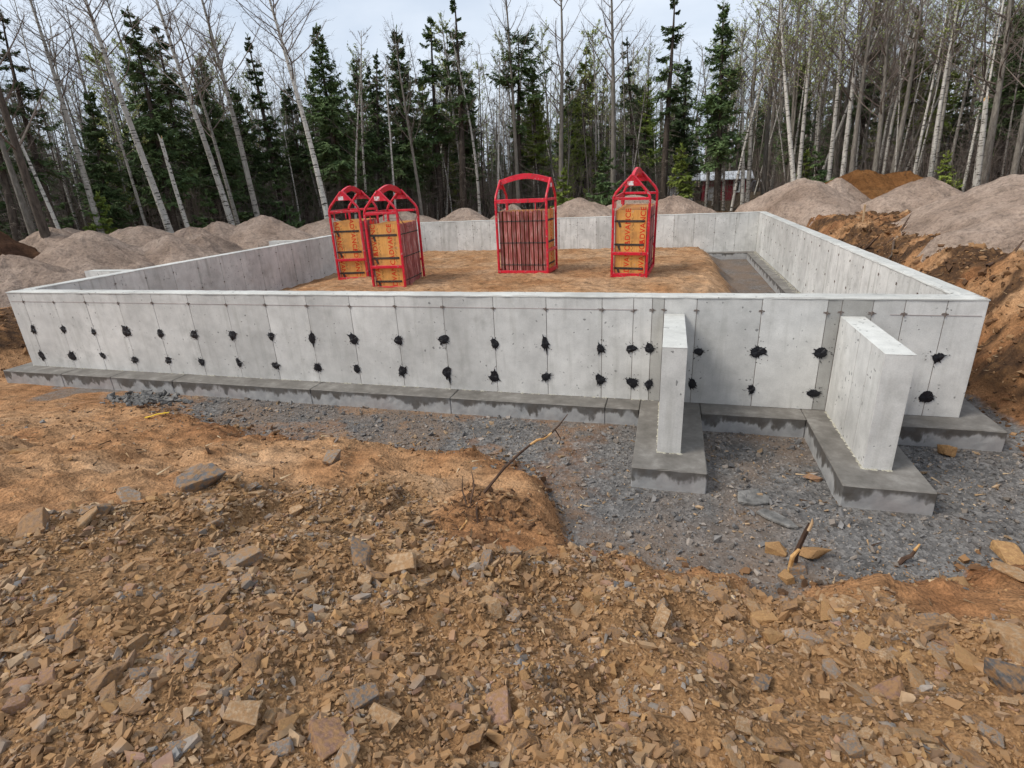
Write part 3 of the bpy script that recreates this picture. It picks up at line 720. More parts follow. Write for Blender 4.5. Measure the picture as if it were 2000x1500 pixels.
def pile(k, kind, px, py, h, r, g, label):
    na, nr = 110, 36
    th = np.linspace(0, 2 * math.pi, na, endpoint=False); rr = (np.arange(1, nr + 1) / nr)
    TH, RR = np.meshgrid(th, rr)
    lob = 1 + 0.14 * np.sin(2 * TH + k * 1.7) + 0.10 * np.sin(3 * TH + k * 2.9) + 0.05 * np.sin(7 * TH + k)
    r = r * (1.22 if (kind == 'sand' and px < 0) else 1.0); h = h * (1.12 if (kind == 'sand' and px < 0) else 1.0)
    X = px + RR * r * 1.06 * lob * np.cos(TH); Y = py + RR * r * 1.06 * lob * np.sin(TH)
    prof = np.clip(1 - RR, 0, 1); prof = np.sqrt((1.06 - RR) ** 2 + 0.018) - math.sqrt(0.06 ** 2 + 0.018)
    cone = np.clip(1.06 - np.sqrt(RR ** 2 + 0.012), 0, None) / (1.06 - math.sqrt(0.012))
    gro = terrain(X, Y)[0]
    nz = 0.20 * fbm(X * 1.6, Y * 1.6, 200 + k, 4) + 0.09 * fbm(X * 6, Y * 6, 230 + k, 4, 0.65)
    rill = 0.025 * np.sin(TH * 23 + 6 * fbm(X * 2, Y * 2, 3, 2)) * RR * (1 - RR)
    Z = g + h * cone + (nz + rill) * np.minimum(1, cone * 3) * (1.6 if kind != 'sand' else 1)
    edge = ss((RR - 0.7) / 0.3)
    Z = Z * (1 - edge) + np.minimum(Z, gro - 0.06) * edge + 0
    Z = np.maximum(Z, gro - 0.10)
    V = np.vstack([[[px, py, g + h]], np.stack([X, Y, Z], -1).reshape(-1, 3)])
    F3 = [(0, 1 + j, 1 + (j + 1) % na) for j in range(na)]
    i = np.arange(nr - 1)[:, None] * na; j = np.arange(na)[None]; kk = (j + 1) % na
    F4 = np.stack([1 + i + j, 1 + i + na + j, 1 + i + na + kk, 1 + i + kk], -1).reshape(-1, 4)
    F = np.vstack([np.array([(a, b, c, c) for a, b, c in F3])[:0].reshape(-1, 4), F4])
    me = bpy.data.meshes.new('pile')
    V[:, 2] -= g; V[:, 0] -= px; V[:, 1] -= py
    me.from_pydata(V.tolist(), [], F3 + F4.tolist()); me.update()
    me.polygons.foreach_set('use_smooth', np.ones(len(me.polygons), dtype=bool)); me.update()
    me.materials.append(MAT[{'sand': 'sand', 'brown': 'brown', 'dark': 'darksoil'}[kind]])
    o = link('sand_pile' if kind == 'sand' else 'soil_pile', me); o.location = (px, py, g)
    tag(o, label, 'sand pile' if kind == 'sand' else 'soil heap', 'sand piles round the foundation' if kind == 'sand' else 'soil heaps at the edge of the clearing')
for k, p in enumerate(PILES): pile(k, *p)

# ------------------------------------------------------------------ form racks with their panels
RW, RL, RE, RA, RM = 0.72, 1.18, 1.585, 2.017, 2.14
PH, PZ = 1.31, 0.055
def letters(name, text, size, mat, parent, loc, rot, extrude=0.0006, bold=0.012):
    cu = bpy.data.curves.new(name, 'FONT'); cu.body = text; cu.size = size; cu.extrude = extrude; cu.offset = bold * size
    cu.align_x = 'CENTER'; cu.align_y = 'CENTER'; cu.space_character = 1.08
    tmp = bpy.data.objects.new(name, cu); COL.objects.link(tmp)
    dg = bpy.context.evaluated_depsgraph_get(); dg.update()
    me = bpy.data.meshes.new_from_object(tmp.evaluated_get(dg)); me.materials.clear(); me.materials.append(mat); me.name = name
    bpy.data.objects.remove(tmp); bpy.data.curves.remove(cu)
    o = link(name, me, parent); o.location = loc; o.rotation_euler = rot; return o
# shared panel meshes: local x across the panel (width), y through its thickness (0 = outer face of the row), z up
PW = 0.61
ply_me = MB().box((-PW / 2, 0.0, 0.0), (PW / 2, 0.018, PH)).mesh('plywood', MAT['ply'])
rail_me = MB().box((-0.011, -0.006, 0.002), (0.011, 0.026, PH - 0.012)).box((-0.011, 0.036, 0.002), (0.011, 0.068, PH - 0.012)).box((-0.008, 0.026, 0.002), (0.002, 0.036, PH - 0.014)).mesh('edge_rail', MAT['rail'], 0.003)
top_me = MB().box((-PW / 2 + 0.012, 0.018, PH - 0.03), (PW / 2 - 0.012, 0.07, PH - 0.004)).mesh('top_rail', MAT['rail'], 0.002)
bar_me = MB().box((-PW / 2 - 0.004, -0.010, -0.022), (PW / 2 - 0.03, -0.0005, 0.022)).box((-PW / 2 - 0.014, -0.014, -0.011), (-PW / 2 - 0.004, 0.075, 0.011)).box((PW / 2 + 0.016, -0.012, -0.011), (PW / 2 + 0.028, 0.078, 0.011)).box((-PW / 2 - 0.03, -0.012, -0.011), (-PW / 2 - 0.016, 0.078, 0.011)).mesh('crossbar', MAT['steel'], 0.002)
hook_me = MB().prism([(-0.02, 0.0), (0.03, 0.0), (0.055, -0.10), (0.02, -0.115)], 1, -0.012, -0.001).mesh('wedge_hook', MAT['steel'], 0.002)
def panel_thing(label, group, M, face=None):
    t = empty('plywood_form'); t.matrix_world = M
    tag(t, label, 'plywood form', group)
    link('plywood', ply_me, t)
    for s in (-1, 1):
        o = link('edge_rail', rail_me, t); o.location = (s * (PW / 2 + 0.011), 0, 0)
    link('top_rail', top_me, t)
    for z in (0.13, 0.62, 1.09):
        o = link('crossbar', bar_me, t); o.location = (0, 0, z)
        if face:
            h = link('wedge_hook', hook_me, t); h.location = (-PW / 2 + 0.05, -0.0015, z - 0.01)
    if face:
        up, cols = face     # up: letters read bottom to top
        rz = math.pi / 2 if up else -math.pi / 2
        q = Matrix.Rotation(math.pi / 2, 4, 'X') @ Matrix.Rotation(rz, 4, 'Z')
        for cx, zc in cols:
            [letters('lettering', 'ADVANCE', 0.150, MAT['print'], t, (cx, -0.0014, zc + dz), q.to_euler(), bold=0.014) for dz in (-0.33, 0.33)]
            sp = MB()
            rr = random.Random(int(cx * 1000) + 5)
            for l in range(2):
                z = 0.05
                while z < PH - 0.1:
                    ln = rr.uniform(0.02, 0.08); sp.box((cx + 0.082 + 0.022 * l, -0.0011, z), (cx + 0.088 + 0.022 * l, -0.0003, z + ln)); z += ln + rr.uniform(0.012, 0.05)
            sp.build('small_print', MAT['smallprint'], t)
    return t
def rack(x, y, z, th, label, tilt=(0, 0), where='', face=None, npan=11, chain=0):
    t = empty('form_rack')
    t.matrix_world = Matrix.Translation((x, y, z)) @ Matrix.Rotation(th, 4, 'Z') @ Matrix.Rotation(tilt[0], 4, 'X') @ Matrix.Rotation(tilt[1], 4, 'Y')
    tag(t, label, 'rack', 'red steel form racks inside the foundation')
    red = MAT['red']; hw = RW / 2; s = 0.048
    for sx in (-1, 1):
        for yy in (0.0, RL):
            MB().bar((sx * hw, yy, 0.0), (sx * hw, yy, RE), s, s, (0, 1, 0)).build('post', red, t, 0.006, 2)
            mb = MB()
            P = [(sx * hw, yy, RE - 0.001), (sx * (hw - 0.012), yy, RE + 0.05), (sx * (hw - 0.05), yy, RE + 0.12), (sx * 0.015, yy, RA)]
            mb.tube(P, 0.027, 8); mb.build('gable_leg', red, t)
    for yy in (0.0, RL):
        MB().bar((-hw + 0.02, yy, 0.045), (hw - 0.02, yy, 0.045), 0.045, 0.09).build('base_rail', red, t, 0.004)
        MB().bar((-hw + 0.02, yy, 0.50), (hw - 0.02, yy, 0.50), 0.045, 0.06).build('middle_rail', red, t, 0.005)
        MB().bar((-hw + 0.02, yy, RE), (hw - 0.02, yy, RE), 0.048, 0.05).build('eave_rail', red, t, 0.006)
        sg = -1 if yy == 0 else 1
        g = MB().prism([(-0.19, RA - 0.19), (0.19, RA - 0.19), (0.03, RA + 0.01), (-0.03, RA + 0.01)], 1, yy + sg * 0.012 - 0.006, yy + sg * 0.012 + 0.006).build('gusset', red, t)
        MB().box((-0.09, yy + sg * 0.019 - 0.001, RA - 0.18), (0.03, yy + sg * 0.019 + 0.001, RA - 0.10)).build('sticker', MAT['sticker'], g)
    for sx in (-1, 1):
        MB().bar((sx * hw, 0.02, 0.03), (sx * hw, RL - 0.02, 0.03), 0.04, 0.06).build('base_rail', red, t, 0.004)
    MB().bar((-hw, 0.02, RE - 0.01), (-hw, RL - 0.02, RE - 0.01), 0.03, 0.085).build('side_rail', red, t, 0.004)
    # arched lifting beam: a deep plate that rises towards its middle
    n = 12; ys = np.linspace(-0.01, RL + 0.01, n + 1)
    topz = RA + (RM - RA) * (1 - np.abs(np.linspace(-1, 1, n + 1)) ** 1.7)
    botz = topz - 0.115
    mb = MB()
    V = []
    for yy, a, b in zip(ys, topz, botz): V += [(-0.03, yy, b), (0.03, yy, b), (0.03, yy, a), (-0.03, yy, a)]
    F = [(0, 1, 2, 3), tuple(4 * n + q for q in (3, 2, 1, 0))]
    for i in range(n):
        for q in range(4): F.append((4 * i + q, 4 * i + 4 + q, 4 * i + 4 + (q + 1) % 4, 4 * i + (q + 1) % 4))
    mb.add(V, F); mb.build('lifting_beam', red, t, 0.003)
    # two floor strips under the panels
    for sx in (-0.2, 0.2): MB().box((sx - 0.04, 0.024, 0.012), (sx + 0.04, RL - 0.024, PZ - 0.003)).build('floor_strip', red, t)
    # hangers inside the far eave
    for yy in (0.25, RL - 0.25):
        MB().bar((-hw + 0.002, yy, RE - 0.05), (-hw + 0.002, yy, RE - 0.20), 0.02).build('hanger', red, t)
    if chain:
        mb = MB(); n = 34
        for i in range(n):
            u = i / (n - 1); yy = 0.04 + u * (RL - 0.08); zz = RE - 0.04 - 0.27 * (1 - (2 * u - 1) ** 2) ** 0.8
            du = (RL - 0.08) / n; sl = 0.27 * 1.6 * (2 * u - 1)
            c = Vector((hw * chain + 0.012 * chain, yy, zz)); d = Vector((0, 1, sl * 1.6)).normalized() * du * 0.62
            mb.bar(c - d, c + d, 0.017 if i % 2 else 0.008, 0.008 if i % 2 else 0.017)
        mb.build('chain', MAT['chain'], t)
    pitch = (RL - 0.06) / npan
    bpy.context.view_layer.update()
    for k in range(npan):
        y0 = 0.03 + k * pitch; j = random.uniform(-0.008, 0.008)
        M = t.matrix_world @ Matrix.Translation((j, y0 + 0.012, PZ + 0.001 + random.uniform(0, 0.0)))
        if k == npan - 1: M = M @ Matrix.Translation((0, 0.07, 0)) @ Matrix.Rotation(math.pi, 4, 'Z')
        if k == 0: panel_thing('red lettered orange plywood form at the nearest end of ' + where, 'lettered outer forms', M, face)
        elif k == npan - 1: panel_thing('orange plywood form at the far end of ' + where, 'far end forms', M)
        else: panel_thing(['second', 'third', 'fourth', 'fifth', 'sixth', 'seventh', 'eighth', 'ninth', 'tenth'][k - 1] + ' dark red edged form from the lettered end of ' + where, 'forms packed inside ' + where, M)
    return t
rack(2.264, 5.80, 0.300, 0.167, 'leftmost red steel rack, half hidden behind the second rack', (0, 0), 'the leftmost red rack', (False, [(0.12, 0.66), (-0.24, 0.62)]))
rack(3.739, 4.782, 0.277, 0.076, 'red steel rack standing in front of the leftmost one, nearest the front wall', (0, 0), 'the second red rack', (True, [(0.12, 0.62), (-0.24, 0.70)]), chain=1)
rack(6.908, 6.716, 0.369, 1.487, 'wide looking red steel rack seen side on in the middle', (0, 0), 'the middle red rack', (True, [(0.1, 0.65), (-0.24, 0.66)]), chain=-1)
rack(8.69, 6.00, 0.335, -0.09, 'rightmost red steel rack seen from its pointed gable end', (0.060, 0.02), 'the rightmost red rack', (True, [(-0.06, 0.64), (0.24, 0.67)]))

# ------------------------------------------------------------------ stones
def hull_arrays(seed, n=11, flat=0.6):
    """angular fragment: a skewed block whose corners are chopped off"""
    rg = np.random.default_rng(seed)
    P = []
    for sx in (-1, 1):
        for sy in (-1, 1):
            for sz in (-1, 1):
                c = np.array([sx * 0.8, sy * 0.55, sz * flat * 0.62]) * rg.uniform(0.55, 1.08, 3)
                if rg.random() < 0.25: c[rg.integers(0, 2)] *= rg.uniform(0.0, 0.4)
                if n > 10 and rg.random() < (0.45 if n > 12 else 0.3):
                    for ax in range(3):
                        q = c.copy(); q[ax] *= rg.uniform(0.45, 0.8); P.append(q)
                else: P.append(c)
    P = np.array(P); P[:, 0] += 0.35 * P[:, 1] * rg.normal(); P[:, 1] += 0.3 * P[:, 2] * rg.normal(); P[:, 0] += 0.3 * P[:, 2] * rg.normal()
    bm = bmesh.new(); vs = [bm.verts.new(p) for p in P]
    bmesh.ops.convex_hull(bm, input=vs)
    for v in [v for v in bm.verts if not v.link_faces]: bm.verts.remove(v)
    bmesh.ops.triangulate(bm, faces=bm.faces)
    bm.verts.index_update()
    V = np.array([v.co[:] for v in bm.verts]); F = np.array([[v.index for v in f.verts] for f in bm.faces])
    bm.free(); return V, F
def rock_mesh(seed, flat):
    V, F = hull_arrays(seed, 14, flat)
    bm = bmesh.new(); vs = [bm.verts.new(v) for v in V]
    for f in F: bm.faces.new([vs[i] for i in f])
    bmesh.ops.dissolve_limit(bm, angle_limit=0.22, verts=bm.verts, edges=bm.edges)
    bmesh.ops.bevel(bm, geom=list(bm.edges), offset=0.022, segments=1, affect='EDGES', clamp_overlap=True)
    bmesh.ops.triangulate(bm, faces=bm.faces)
    bmesh.ops.subdivide_edges(bm, edges=[e for e in bm.edges if e.calc_length() > 0.22], cuts=2, use_grid_fill=True)
    bmesh.ops.triangulate(bm, faces=bm.faces)
    from mathutils import noise as mn
    for v in bm.verts:
        v.co += v.co.normalized() * (0.055 * mn.noise(v.co * 2.6 + Vector((seed, 0, 0))) + 0.03 * mn.noise(v.co * 8 + Vector((0, seed, 0))))
    me = bpy.data.meshes.new('rock'); bm.to_mesh(me); bm.free(); me.polygons.foreach_set('use_smooth', np.zeros(len(me.polygons), dtype=bool)); return me
rock_protos = {}
def rock_proto(c, k):
    key = (c, k)
    if key not in rock_protos:
        base = rock_bases[k]; me = base.copy(); me.materials.clear(); me.materials.append(MAT['stone_' + c]); rock_protos[key] = me
    return rock_protos[key]
rock_bases = [rock_mesh(500 + k, [0.42, 0.55, 0.7, 0.35, 0.6, 0.48, 0.8, 0.3, 0.5, 0.65][k % 10]) for k in range(14)]
def rock(x, y, size, c, label, group=None, k=None, rot=None, sink=0.35, sc_=(1, 1, 1), z=None):
    k = random.randrange(14) if k is None else k
    o = link('rock' if size > 0.09 else 'stone', rock_proto(c, k))
    s = size / 1.7
    o.scale = (s * sc_[0], s * sc_[1], s * sc_[2])
    o.rotation_euler = rot if rot else (random.uniform(-.35, .35), random.uniform(-.35, .35), random.uniform(0, 6.28))
    flat = [0.42, 0.55, 0.7, 0.35, 0.6, 0.48, 0.8, 0.3, 0.5, 0.65][k % 10] * 0.8 * s * sc_[2]
    zz = (gz(x, y) if z is None else z)
    o.location = (x, y, zz + flat * (1 - 2 * sink))
    return tag(o, label, 'stone', group)
NAMED = [   # x, y, size, colour, label, shape, sink
 (6.33, -3.10, 0.36, 'slate', 'large tilted blue-grey slab at the edge of the smooth orange dirt', 0, 0.2),
 (6.12, -2.93, 0.30, 'slate', 'flat blue-grey block lying behind the large tilted slab', 3, 0.25),
 (6.15, -3.46, 0.28, 'grey', 'flat grey slab just left of the large tilted slab', 7, 0.3),
 (6.34, -3.79, 0.18, 'grey', 'grey stone left of the flat slab at the edge of the dirt', 1, 0.3),
 (6.25, -4.07, 0.27, 'brown', 'dark brown boulder at the left edge of the photo', 8, 0.4),
 (6.42, -3.93, 0.25, 'tan', 'long flat tan slab half buried near the left edge', 7, 0.4),
 (4.09, -2.81, 0.20, 'ochre', 'squarish ochre block alone on the smooth dirt at left', 4, 0.25),
 (6.79, -2.21, 0.20, 'grey', 'pointed grey stone on the dirt hump above the gravel', 6, 0.3),
 (7.11, -3.11, 0.16, 'tan', 'blocky tan stone below the dirt hump', 4, 0.35),
 (7.49, -3.98, 0.24, 'grey', 'broad half buried grey rock in the left rubble', 8, 0.55),
 (7.70, -4.15, 0.15, 'grey', 'pale grey flat stone just below the broad half buried rock', 7, 0.35),
 (7.25, -4.35, 0.12, 'reddish', 'pinkish flat stone in the left rubble', 3, 0.4),
 (7.90, -4.64, 0.10, 'slate', 'light slate flake lying in the lower left rubble', 7, 0.3),
 (7.36, -4.86, 0.14, 'reddish', 'pinkish grey slab at the lower left edge', 3, 0.35),
 (8.12, -4.86, 0.10, 'tan', 'six sided tan stone near the bottom left', 5, 0.35),
 (8.52, -4.73, 0.21, 'reddish', 'big reddish slab at the bottom, left of the middle', 0, 0.45),
 (7.98, -3.66, 0.20, 'slate', 'dark slate block with square corners in the middle rubble', 4, 0.3),
 (8.16, -3.62, 0.26, 'tan', 'rounded tan rock half buried beside the dark slate block', 8, 0.5),
 (8.57, -3.37, 0.13, 'slate', 'bluish stone below the root clump', 2, 0.3),
 (8.69, -3.24, 0.14, 'grey', 'grey stone next to the bluish one below the root clump', 6, 0.3),
 (8.82, -3.15, 0.13, 'brown', 'brown stone at the right end of the row below the root clump', 1, 0.3),
 (8.95, -4.37, 0.20, 'reddish', 'long reddish slab at the bottom middle', 0, 0.35),
 (12.02, -0.42, 0.20, 'ochre', 'round ochre boulder leaning on the footing near the right corner', 6, 0.1),
 (10.78, -1.12, 0.14, 'reddish', 'red-brown block on the gravel beside the right wing footing', 4, 0.15),
 (10.30, -2.20, 0.19, 'ochre', 'ochre boulder left of the broken root stub', 1, 0.2),
 (10.52, -2.20, 0.19, 'ochre', 'ochre boulder right of the broken root stub', 4, 0.2),
 (10.43, -2.40, 0.14, 'slate', 'slate stone in front of the broken root stub', 2, 0.3),
 (10.33, -2.50, 0.13, 'ochre', 'small ochre stone in front of the slate one near the root stub', 6, 0.3),
 (11.80, -1.95, 0.28, 'ochre', 'long orange rock at the right edge on the gravel', 0, 0.25),
 (11.52, -2.45, 0.26, 'tan', 'flat tan slab at the right edge below the orange rock', 7, 0.35),
 (11.28, -2.46, 0.18, 'ochre', 'ochre slab at the gravel edge near the right', 3, 0.35),
 (11.08, -3.32, 0.22, 'tan', 'big rounded tan boulder at the right edge', 2, 0.35),
 (10.94, -3.61, 0.28, 'slate', 'large dark slab at the lower right edge', 0, 0.35),
 (10.25, -3.68, 0.15, 'grey', 'grey topped rock in the right rubble', 8, 0.4),
 (10.43, -3.78, 0.20, 'reddish', 'broad purplish slab half buried in the right rubble', 3, 0.5),
 (10.58, -3.66, 0.13, 'tan', 'angular tan rock beside the broad purplish slab', 4, 0.3),
 (10.86, -3.46, 0.17, 'ochre', 'flat ochre rock above the large dark slab at right', 5, 0.35),
 (8.64, -4.83, 0.16, 'grey', 'grey slab cut by the bottom edge, left of the middle', 7, 0.35),
 (8.53, -4.55, 0.13, 'slate', 'slate lump above the big reddish slab', 6, 0.35),
 (10.06, -3.41, 0.13, 'ochre', 'ochre rock with a rusty face in the right rubble', 1, 0.35),
 (9.94, -3.83, 0.14, 'slate', 'dark slate rock low in the right rubble', 8, 0.35),
 (9.53, -3.37, 0.12, 'grey', 'grey stone alone in fine rubble right of the middle', 4, 0.35),
 (8.78, -3.76, 0.12, 'reddish', 'flat pinkish stone in the middle of the rubble', 3, 0.35),
]
for x, y, s, c, lab, k, sink in NAMED: rock(x, y, s * 0.9, c, lab, None, k, None, min(0.55, sink + 0.06))

def in_view(x, y, z, m=0.06):
    q = np.stack([x - CAM.x, y - CAM.y, z - CAM.z], -1); cx = q @ np.array(_r); cy = q @ np.array(_u); cz = q @ np.array(_f)
    u = cx / np.maximum(cz, 1e-3) * 19.0746 / 18; v = cy / np.maximum(cz, 1e-3) * 19.0746 / 13.5
    return (cz > 0.2) & (abs(u) < 1 + m) & (abs(v) < 1 + m), cz
def scatter(n, smin, smax, power, ymin=-7.2, near=None):
    x = rng.uniform(3.2, 13.6, n); y = rng.uniform(ymin, -0.5, n)
    w = ss((np.interp(x, SX, SY) + 0.5 * fbm(x * 2, y * 2, 88, 3) - y) / 0.35)
    w = w * (0.38 + 0.8 * ss((fbm(x * 1.4, y * 1.4, 91, 3) + 0.18) / 0.3))
    w = np.maximum(w, 0.010 * (y < np.interp(x, BX, BY)))
    k = rng.random(n) < w
    x, y = x[k], y[k]
    u = rng.random(len(x)); s = (smin ** (-power) + u * (smax ** (-power) - smin ** (-power))) ** (-1 / power)
    return x, y, s
def stones_to_mesh(name, x, y, s, mat, protos, sink=0.3, flatrot=0.35):
    z = terrain(x, y)[0]; Vs = []; Fs = []; o = 0
    pk = rng.integers(0, len(protos), len(x))
    for k, (V, F) in enumerate(protos):
        idx = np.nonzero(pk == k)[0]
        if not len(idx): continue
        m = len(idx); a = rng.uniform(0, 6.283, m); bx_ = rng.normal(0, flatrot, m); by_ = rng.normal(0, flatrot, m)
        ca, sa, cb, sb, cc, sc2 = np.cos(a), np.sin(a), np.cos(bx_), np.sin(bx_), np.cos(by_), np.sin(by_)
        zero, one = np.zeros(m), np.ones(m)
        Rz = np.stack([ca, -sa, zero, sa, ca, zero, zero, zero, one], -1).reshape(m, 3, 3)
        Rx = np.stack([one, zero, zero, zero, cb, -sb, zero, sb, cb], -1).reshape(m, 3, 3)
        Ry = np.stack([cc, zero, sc2, zero, one, zero, -sc2, zero, cc], -1).reshape(m, 3, 3)
        Rm = Rz @ Rx @ Ry
        scl = (s[idx] / 1.6)[:, None] * rng.uniform(0.7, 1.25, (m, 3))
        W = np.einsum('mij,mvj->mvi', Rm, V[None] * scl[:, None])
        h = W[:, :, 2].max(1)
        W += np.stack([x[idx], y[idx], z[idx] + h * (1 - 2 * sink)], -1)[:, None]
        Vs.append(W.reshape(-1, 3)); Fs.append((F[None] + (np.arange(m) * len(V))[:, None, None] + o).reshape(-1, 3)); o += m * len(V)
    return npmesh(name, np.vstack(Vs), np.vstack(Fs), mat)
small_protos = [hull_arrays(900 + k, (11 if k % 2 else 8), [0.45, 0.62, 0.8, 0.55][k % 4]) for k in range(30)]
# candidate stones of the bank; the ones that show largest become objects
x1, y1, s1 = scatter(5200, 0.052, 0.13, 2.6)
xr, yr, sr_ = scatter(9000, 0.06, 0.15, 2.1)
kr = (xr > 9.75) & (xr < 11.8) & (yr < -2.9) & (rng.random(len(xr)) < 0.28)
x1, y1, s1 = np.r_[x1, xr[kr]], np.r_[y1, yr[kr]], np.r_[s1, sr_[kr]]
z1 = terrain(x1, y1)[0]
vis, dep = in_view(x1, y1, z1, 0.0)
far_named = np.min(np.hypot(x1[:, None] - np.array([q[0] for q in NAMED]), y1[:, None] - np.array([q[1] for q in NAMED])) - np.array([q[2] for q in NAMED]) * 0.55, axis=1) > 0.0
x1, y1, s1, vis, dep = x1[far_named], y1[far_named], s1[far_named], vis[far_named], dep[far_named]
score = np.where(vis, s1 / np.maximum(dep, 0.3), 0)
order = np.argsort(-score); pick = order[:250]; rest = order[250:]
cols = ['tan', 'ochre', 'brown', 'grey', 'slate', 'reddish']; pw = [0.34, 0.15, 0.29, 0.13, 0.05, 0.04]
cname = {'tan': 'tan', 'ochre': 'ochre', 'brown': 'brown', 'grey': 'grey', 'slate': 'dark slate', 'reddish': 'reddish'}
for i in pick:
    c = cols[rng.choice(6, p=pw)]; x, y, s = float(x1[i]), float(y1[i]), float(s1[i])
    u_ = ((Vector((x, y, 0.5)) - CAM).dot(_r)) / max(0.3, (Vector((x, y, 0.5)) - CAM).dot(_f))
    side = 'far left' if u_ < -0.55 else ('left' if u_ < -0.2 else ('middle' if u_ < 0.2 else ('right' if u_ < 0.55 else 'far right')))
    dist = 'near the bottom of' if dep[i] < 2.4 else ('in the upper part of' if dep[i] > 3.2 else 'halfway up')
    k_ = random.randrange(14); fl = [0.42, 0.55, 0.7, 0.35, 0.6, 0.48, 0.8, 0.3, 0.5, 0.65][k_ % 10]
    shape = 'flat' if fl < 0.45 else ('blocky' if fl > 0.58 else 'angular')
    size = 'fist sized' if s < 0.07 else ('hand sized' if s < 0.095 else 'large')
    rock(x, y, s, c, f'{size} {shape} {cname[c]} stone {dist} the {side} rubble', f'{cname[c]} stones {dist} the {side} rubble', k_, None, 0.36)
xm, ym, sm = scatter(85000, 0.015, 0.045, 1.6, ymin=-6.6)
xl, yl, sl_ = scatter(17000, 0.030, 0.07, 2.0, ymin=-6.4)
xs, ys_, s_ = scatter(120000, 0.009, 0.02, 1.5, ymin=-5.6)
xa = np.concatenate([x1[rest], xl, xm, xs]); ya = np.concatenate([y1[rest], yl, ym, ys_]); sa = np.concatenate([s1[rest], sl_, sm, s_])
v, dz_ = in_view(xa, ya, terrain(xa, ya)[0], 0.5); keep = v & (sa / dz_ > 0.0028)
xa, ya, sa = xa[keep], ya[keep], sa[keep]
rub = link('loose_rubble', stones_to_mesh('loose_rubble', xa, ya, sa, MAT['stone_mixed'], small_protos, 0.36, 0.45))
tag(rub, 'broken brown and tan rubble covering the bank in the foreground', 'rubble', kind='stuff')
# dark chips on the excavation floor
n = 30000
x = rng.uniform(2.2, 13.2, n); y = rng.uniform(-2.7, -0.28, n)
z, g_, _, _ = terrain(x, y)
k = (rng.random(n) < g_ * 0.8 + 0.03) & (z < 0.02) & ~((x > 9.24) & (x < 9.9) & (y > -1.56)) & ~((x > 10.85) & (x < 11.53) & (y > -1.55))
x, y = x[k], y[k]; s = 0.011 * (1 - rng.random(len(x))) ** (-1 / 2.6); s = np.minimum(s, 0.06)
chips = link('gravel_chips', stones_to_mesh('gravel_chips', x, y, s, MAT['stone_gravel'], small_protos, 0.25, 0.5))
tag(chips, 'dark grey crushed stone chips on the excavation floor', 'gravel', kind='stuff')
n = 9000
x = np.r_[rng.uniform(12.6, 17, n), rng.uniform(-3, -0.4, n // 9)]; y = np.r_[rng.uniform(-1, 11.5, n), rng.uniform(-2, 3, n // 9)]
x = np.r_[x, rng.uniform(1, 8, 260)]; y = np.r_[y, rng.uniform(-3.4, -0.8, 260)]
s = np.minimum(0.022 * (1 - rng.random(len(x))) ** (-1 / 2.2), np.where(y < -0.75, 0.05, 0.14))
x = np.r_[x, 8.36 + 0.2 * rng.normal(size=160)]; y = np.r_[y, -2.58 + 0.16 * rng.normal(size=160)]; s = np.r_[s, rng.uniform(0.015, 0.06, 160)]
xe = rng.uniform(3.0, 11.9, 1500); ye = np.interp(xe, BX, BY) - 0.12 + 0.13 * rng.normal(size=1500); x = np.r_[x, xe]; y = np.r_[y, ye]; s = np.r_[s, np.minimum(0.011 * (1 - rng.random(1500)) ** (-1 / 2.0), 0.07)]
m, nt, b = new_mat('clod_soil', 0.95); nt.links.new(ramp(nt, nt.nodes.new('ShaderNodeNewGeometry').outputs['Random Per Island'], [(0.0, (0.07, 0.038, 0.021)), (0.4, (0.16, 0.085, 0.042)), (0.8, (0.26, 0.145, 0.068)), (1.0, (0.33, 0.21, 0.115))]), b.inputs['Base Color']); bump(nt, b, noise(nt, pos(nt), 50, 3), 0.6, 0.01); MAT['clod'] = m
cl = link('soil_clods', stones_to_mesh('soil_clods', x, y, s, MAT['clod'], small_protos, 0.35, 0.5))
tag(cl, 'clods of brown soil scattered over the dug banks', 'soil clods', kind='stuff')

# coarse stones that rolled to the foot of the sand piles
xs2, ys2, ss2 = [], [], []
for (kd, px_, py_, h_, r_, g_, lab) in PILES:
    if kd != 'sand': continue
    n_ = 70; a_ = rng.uniform(0, 6.283, n_); q_ = r_ * rng.uniform(0.75, 1.25, n_)
    xs2.append(px_ + q_ * np.cos(a_)); ys2.append(py_ + q_ * np.sin(a_)); ss2.append(np.minimum(0.03 * (1 - rng.random(n_)) ** (-1 / 2.0), 0.14))
xs2, ys2, ss2 = np.concatenate(xs2), np.concatenate(ys2), np.concatenate(ss2)
ok = ~((xs2 > -0.3) & (xs2 < WL + 0.3) & (ys2 < WD + 0.3))
tag(link('pile_stones', stones_to_mesh('pile_stones', xs2[ok], ys2[ok], ss2[ok], MAT['stone_mixed'], small_protos, 0.3, 0.4)), 'loose stones lying round the feet of the sand piles', 'stones', kind='stuff')

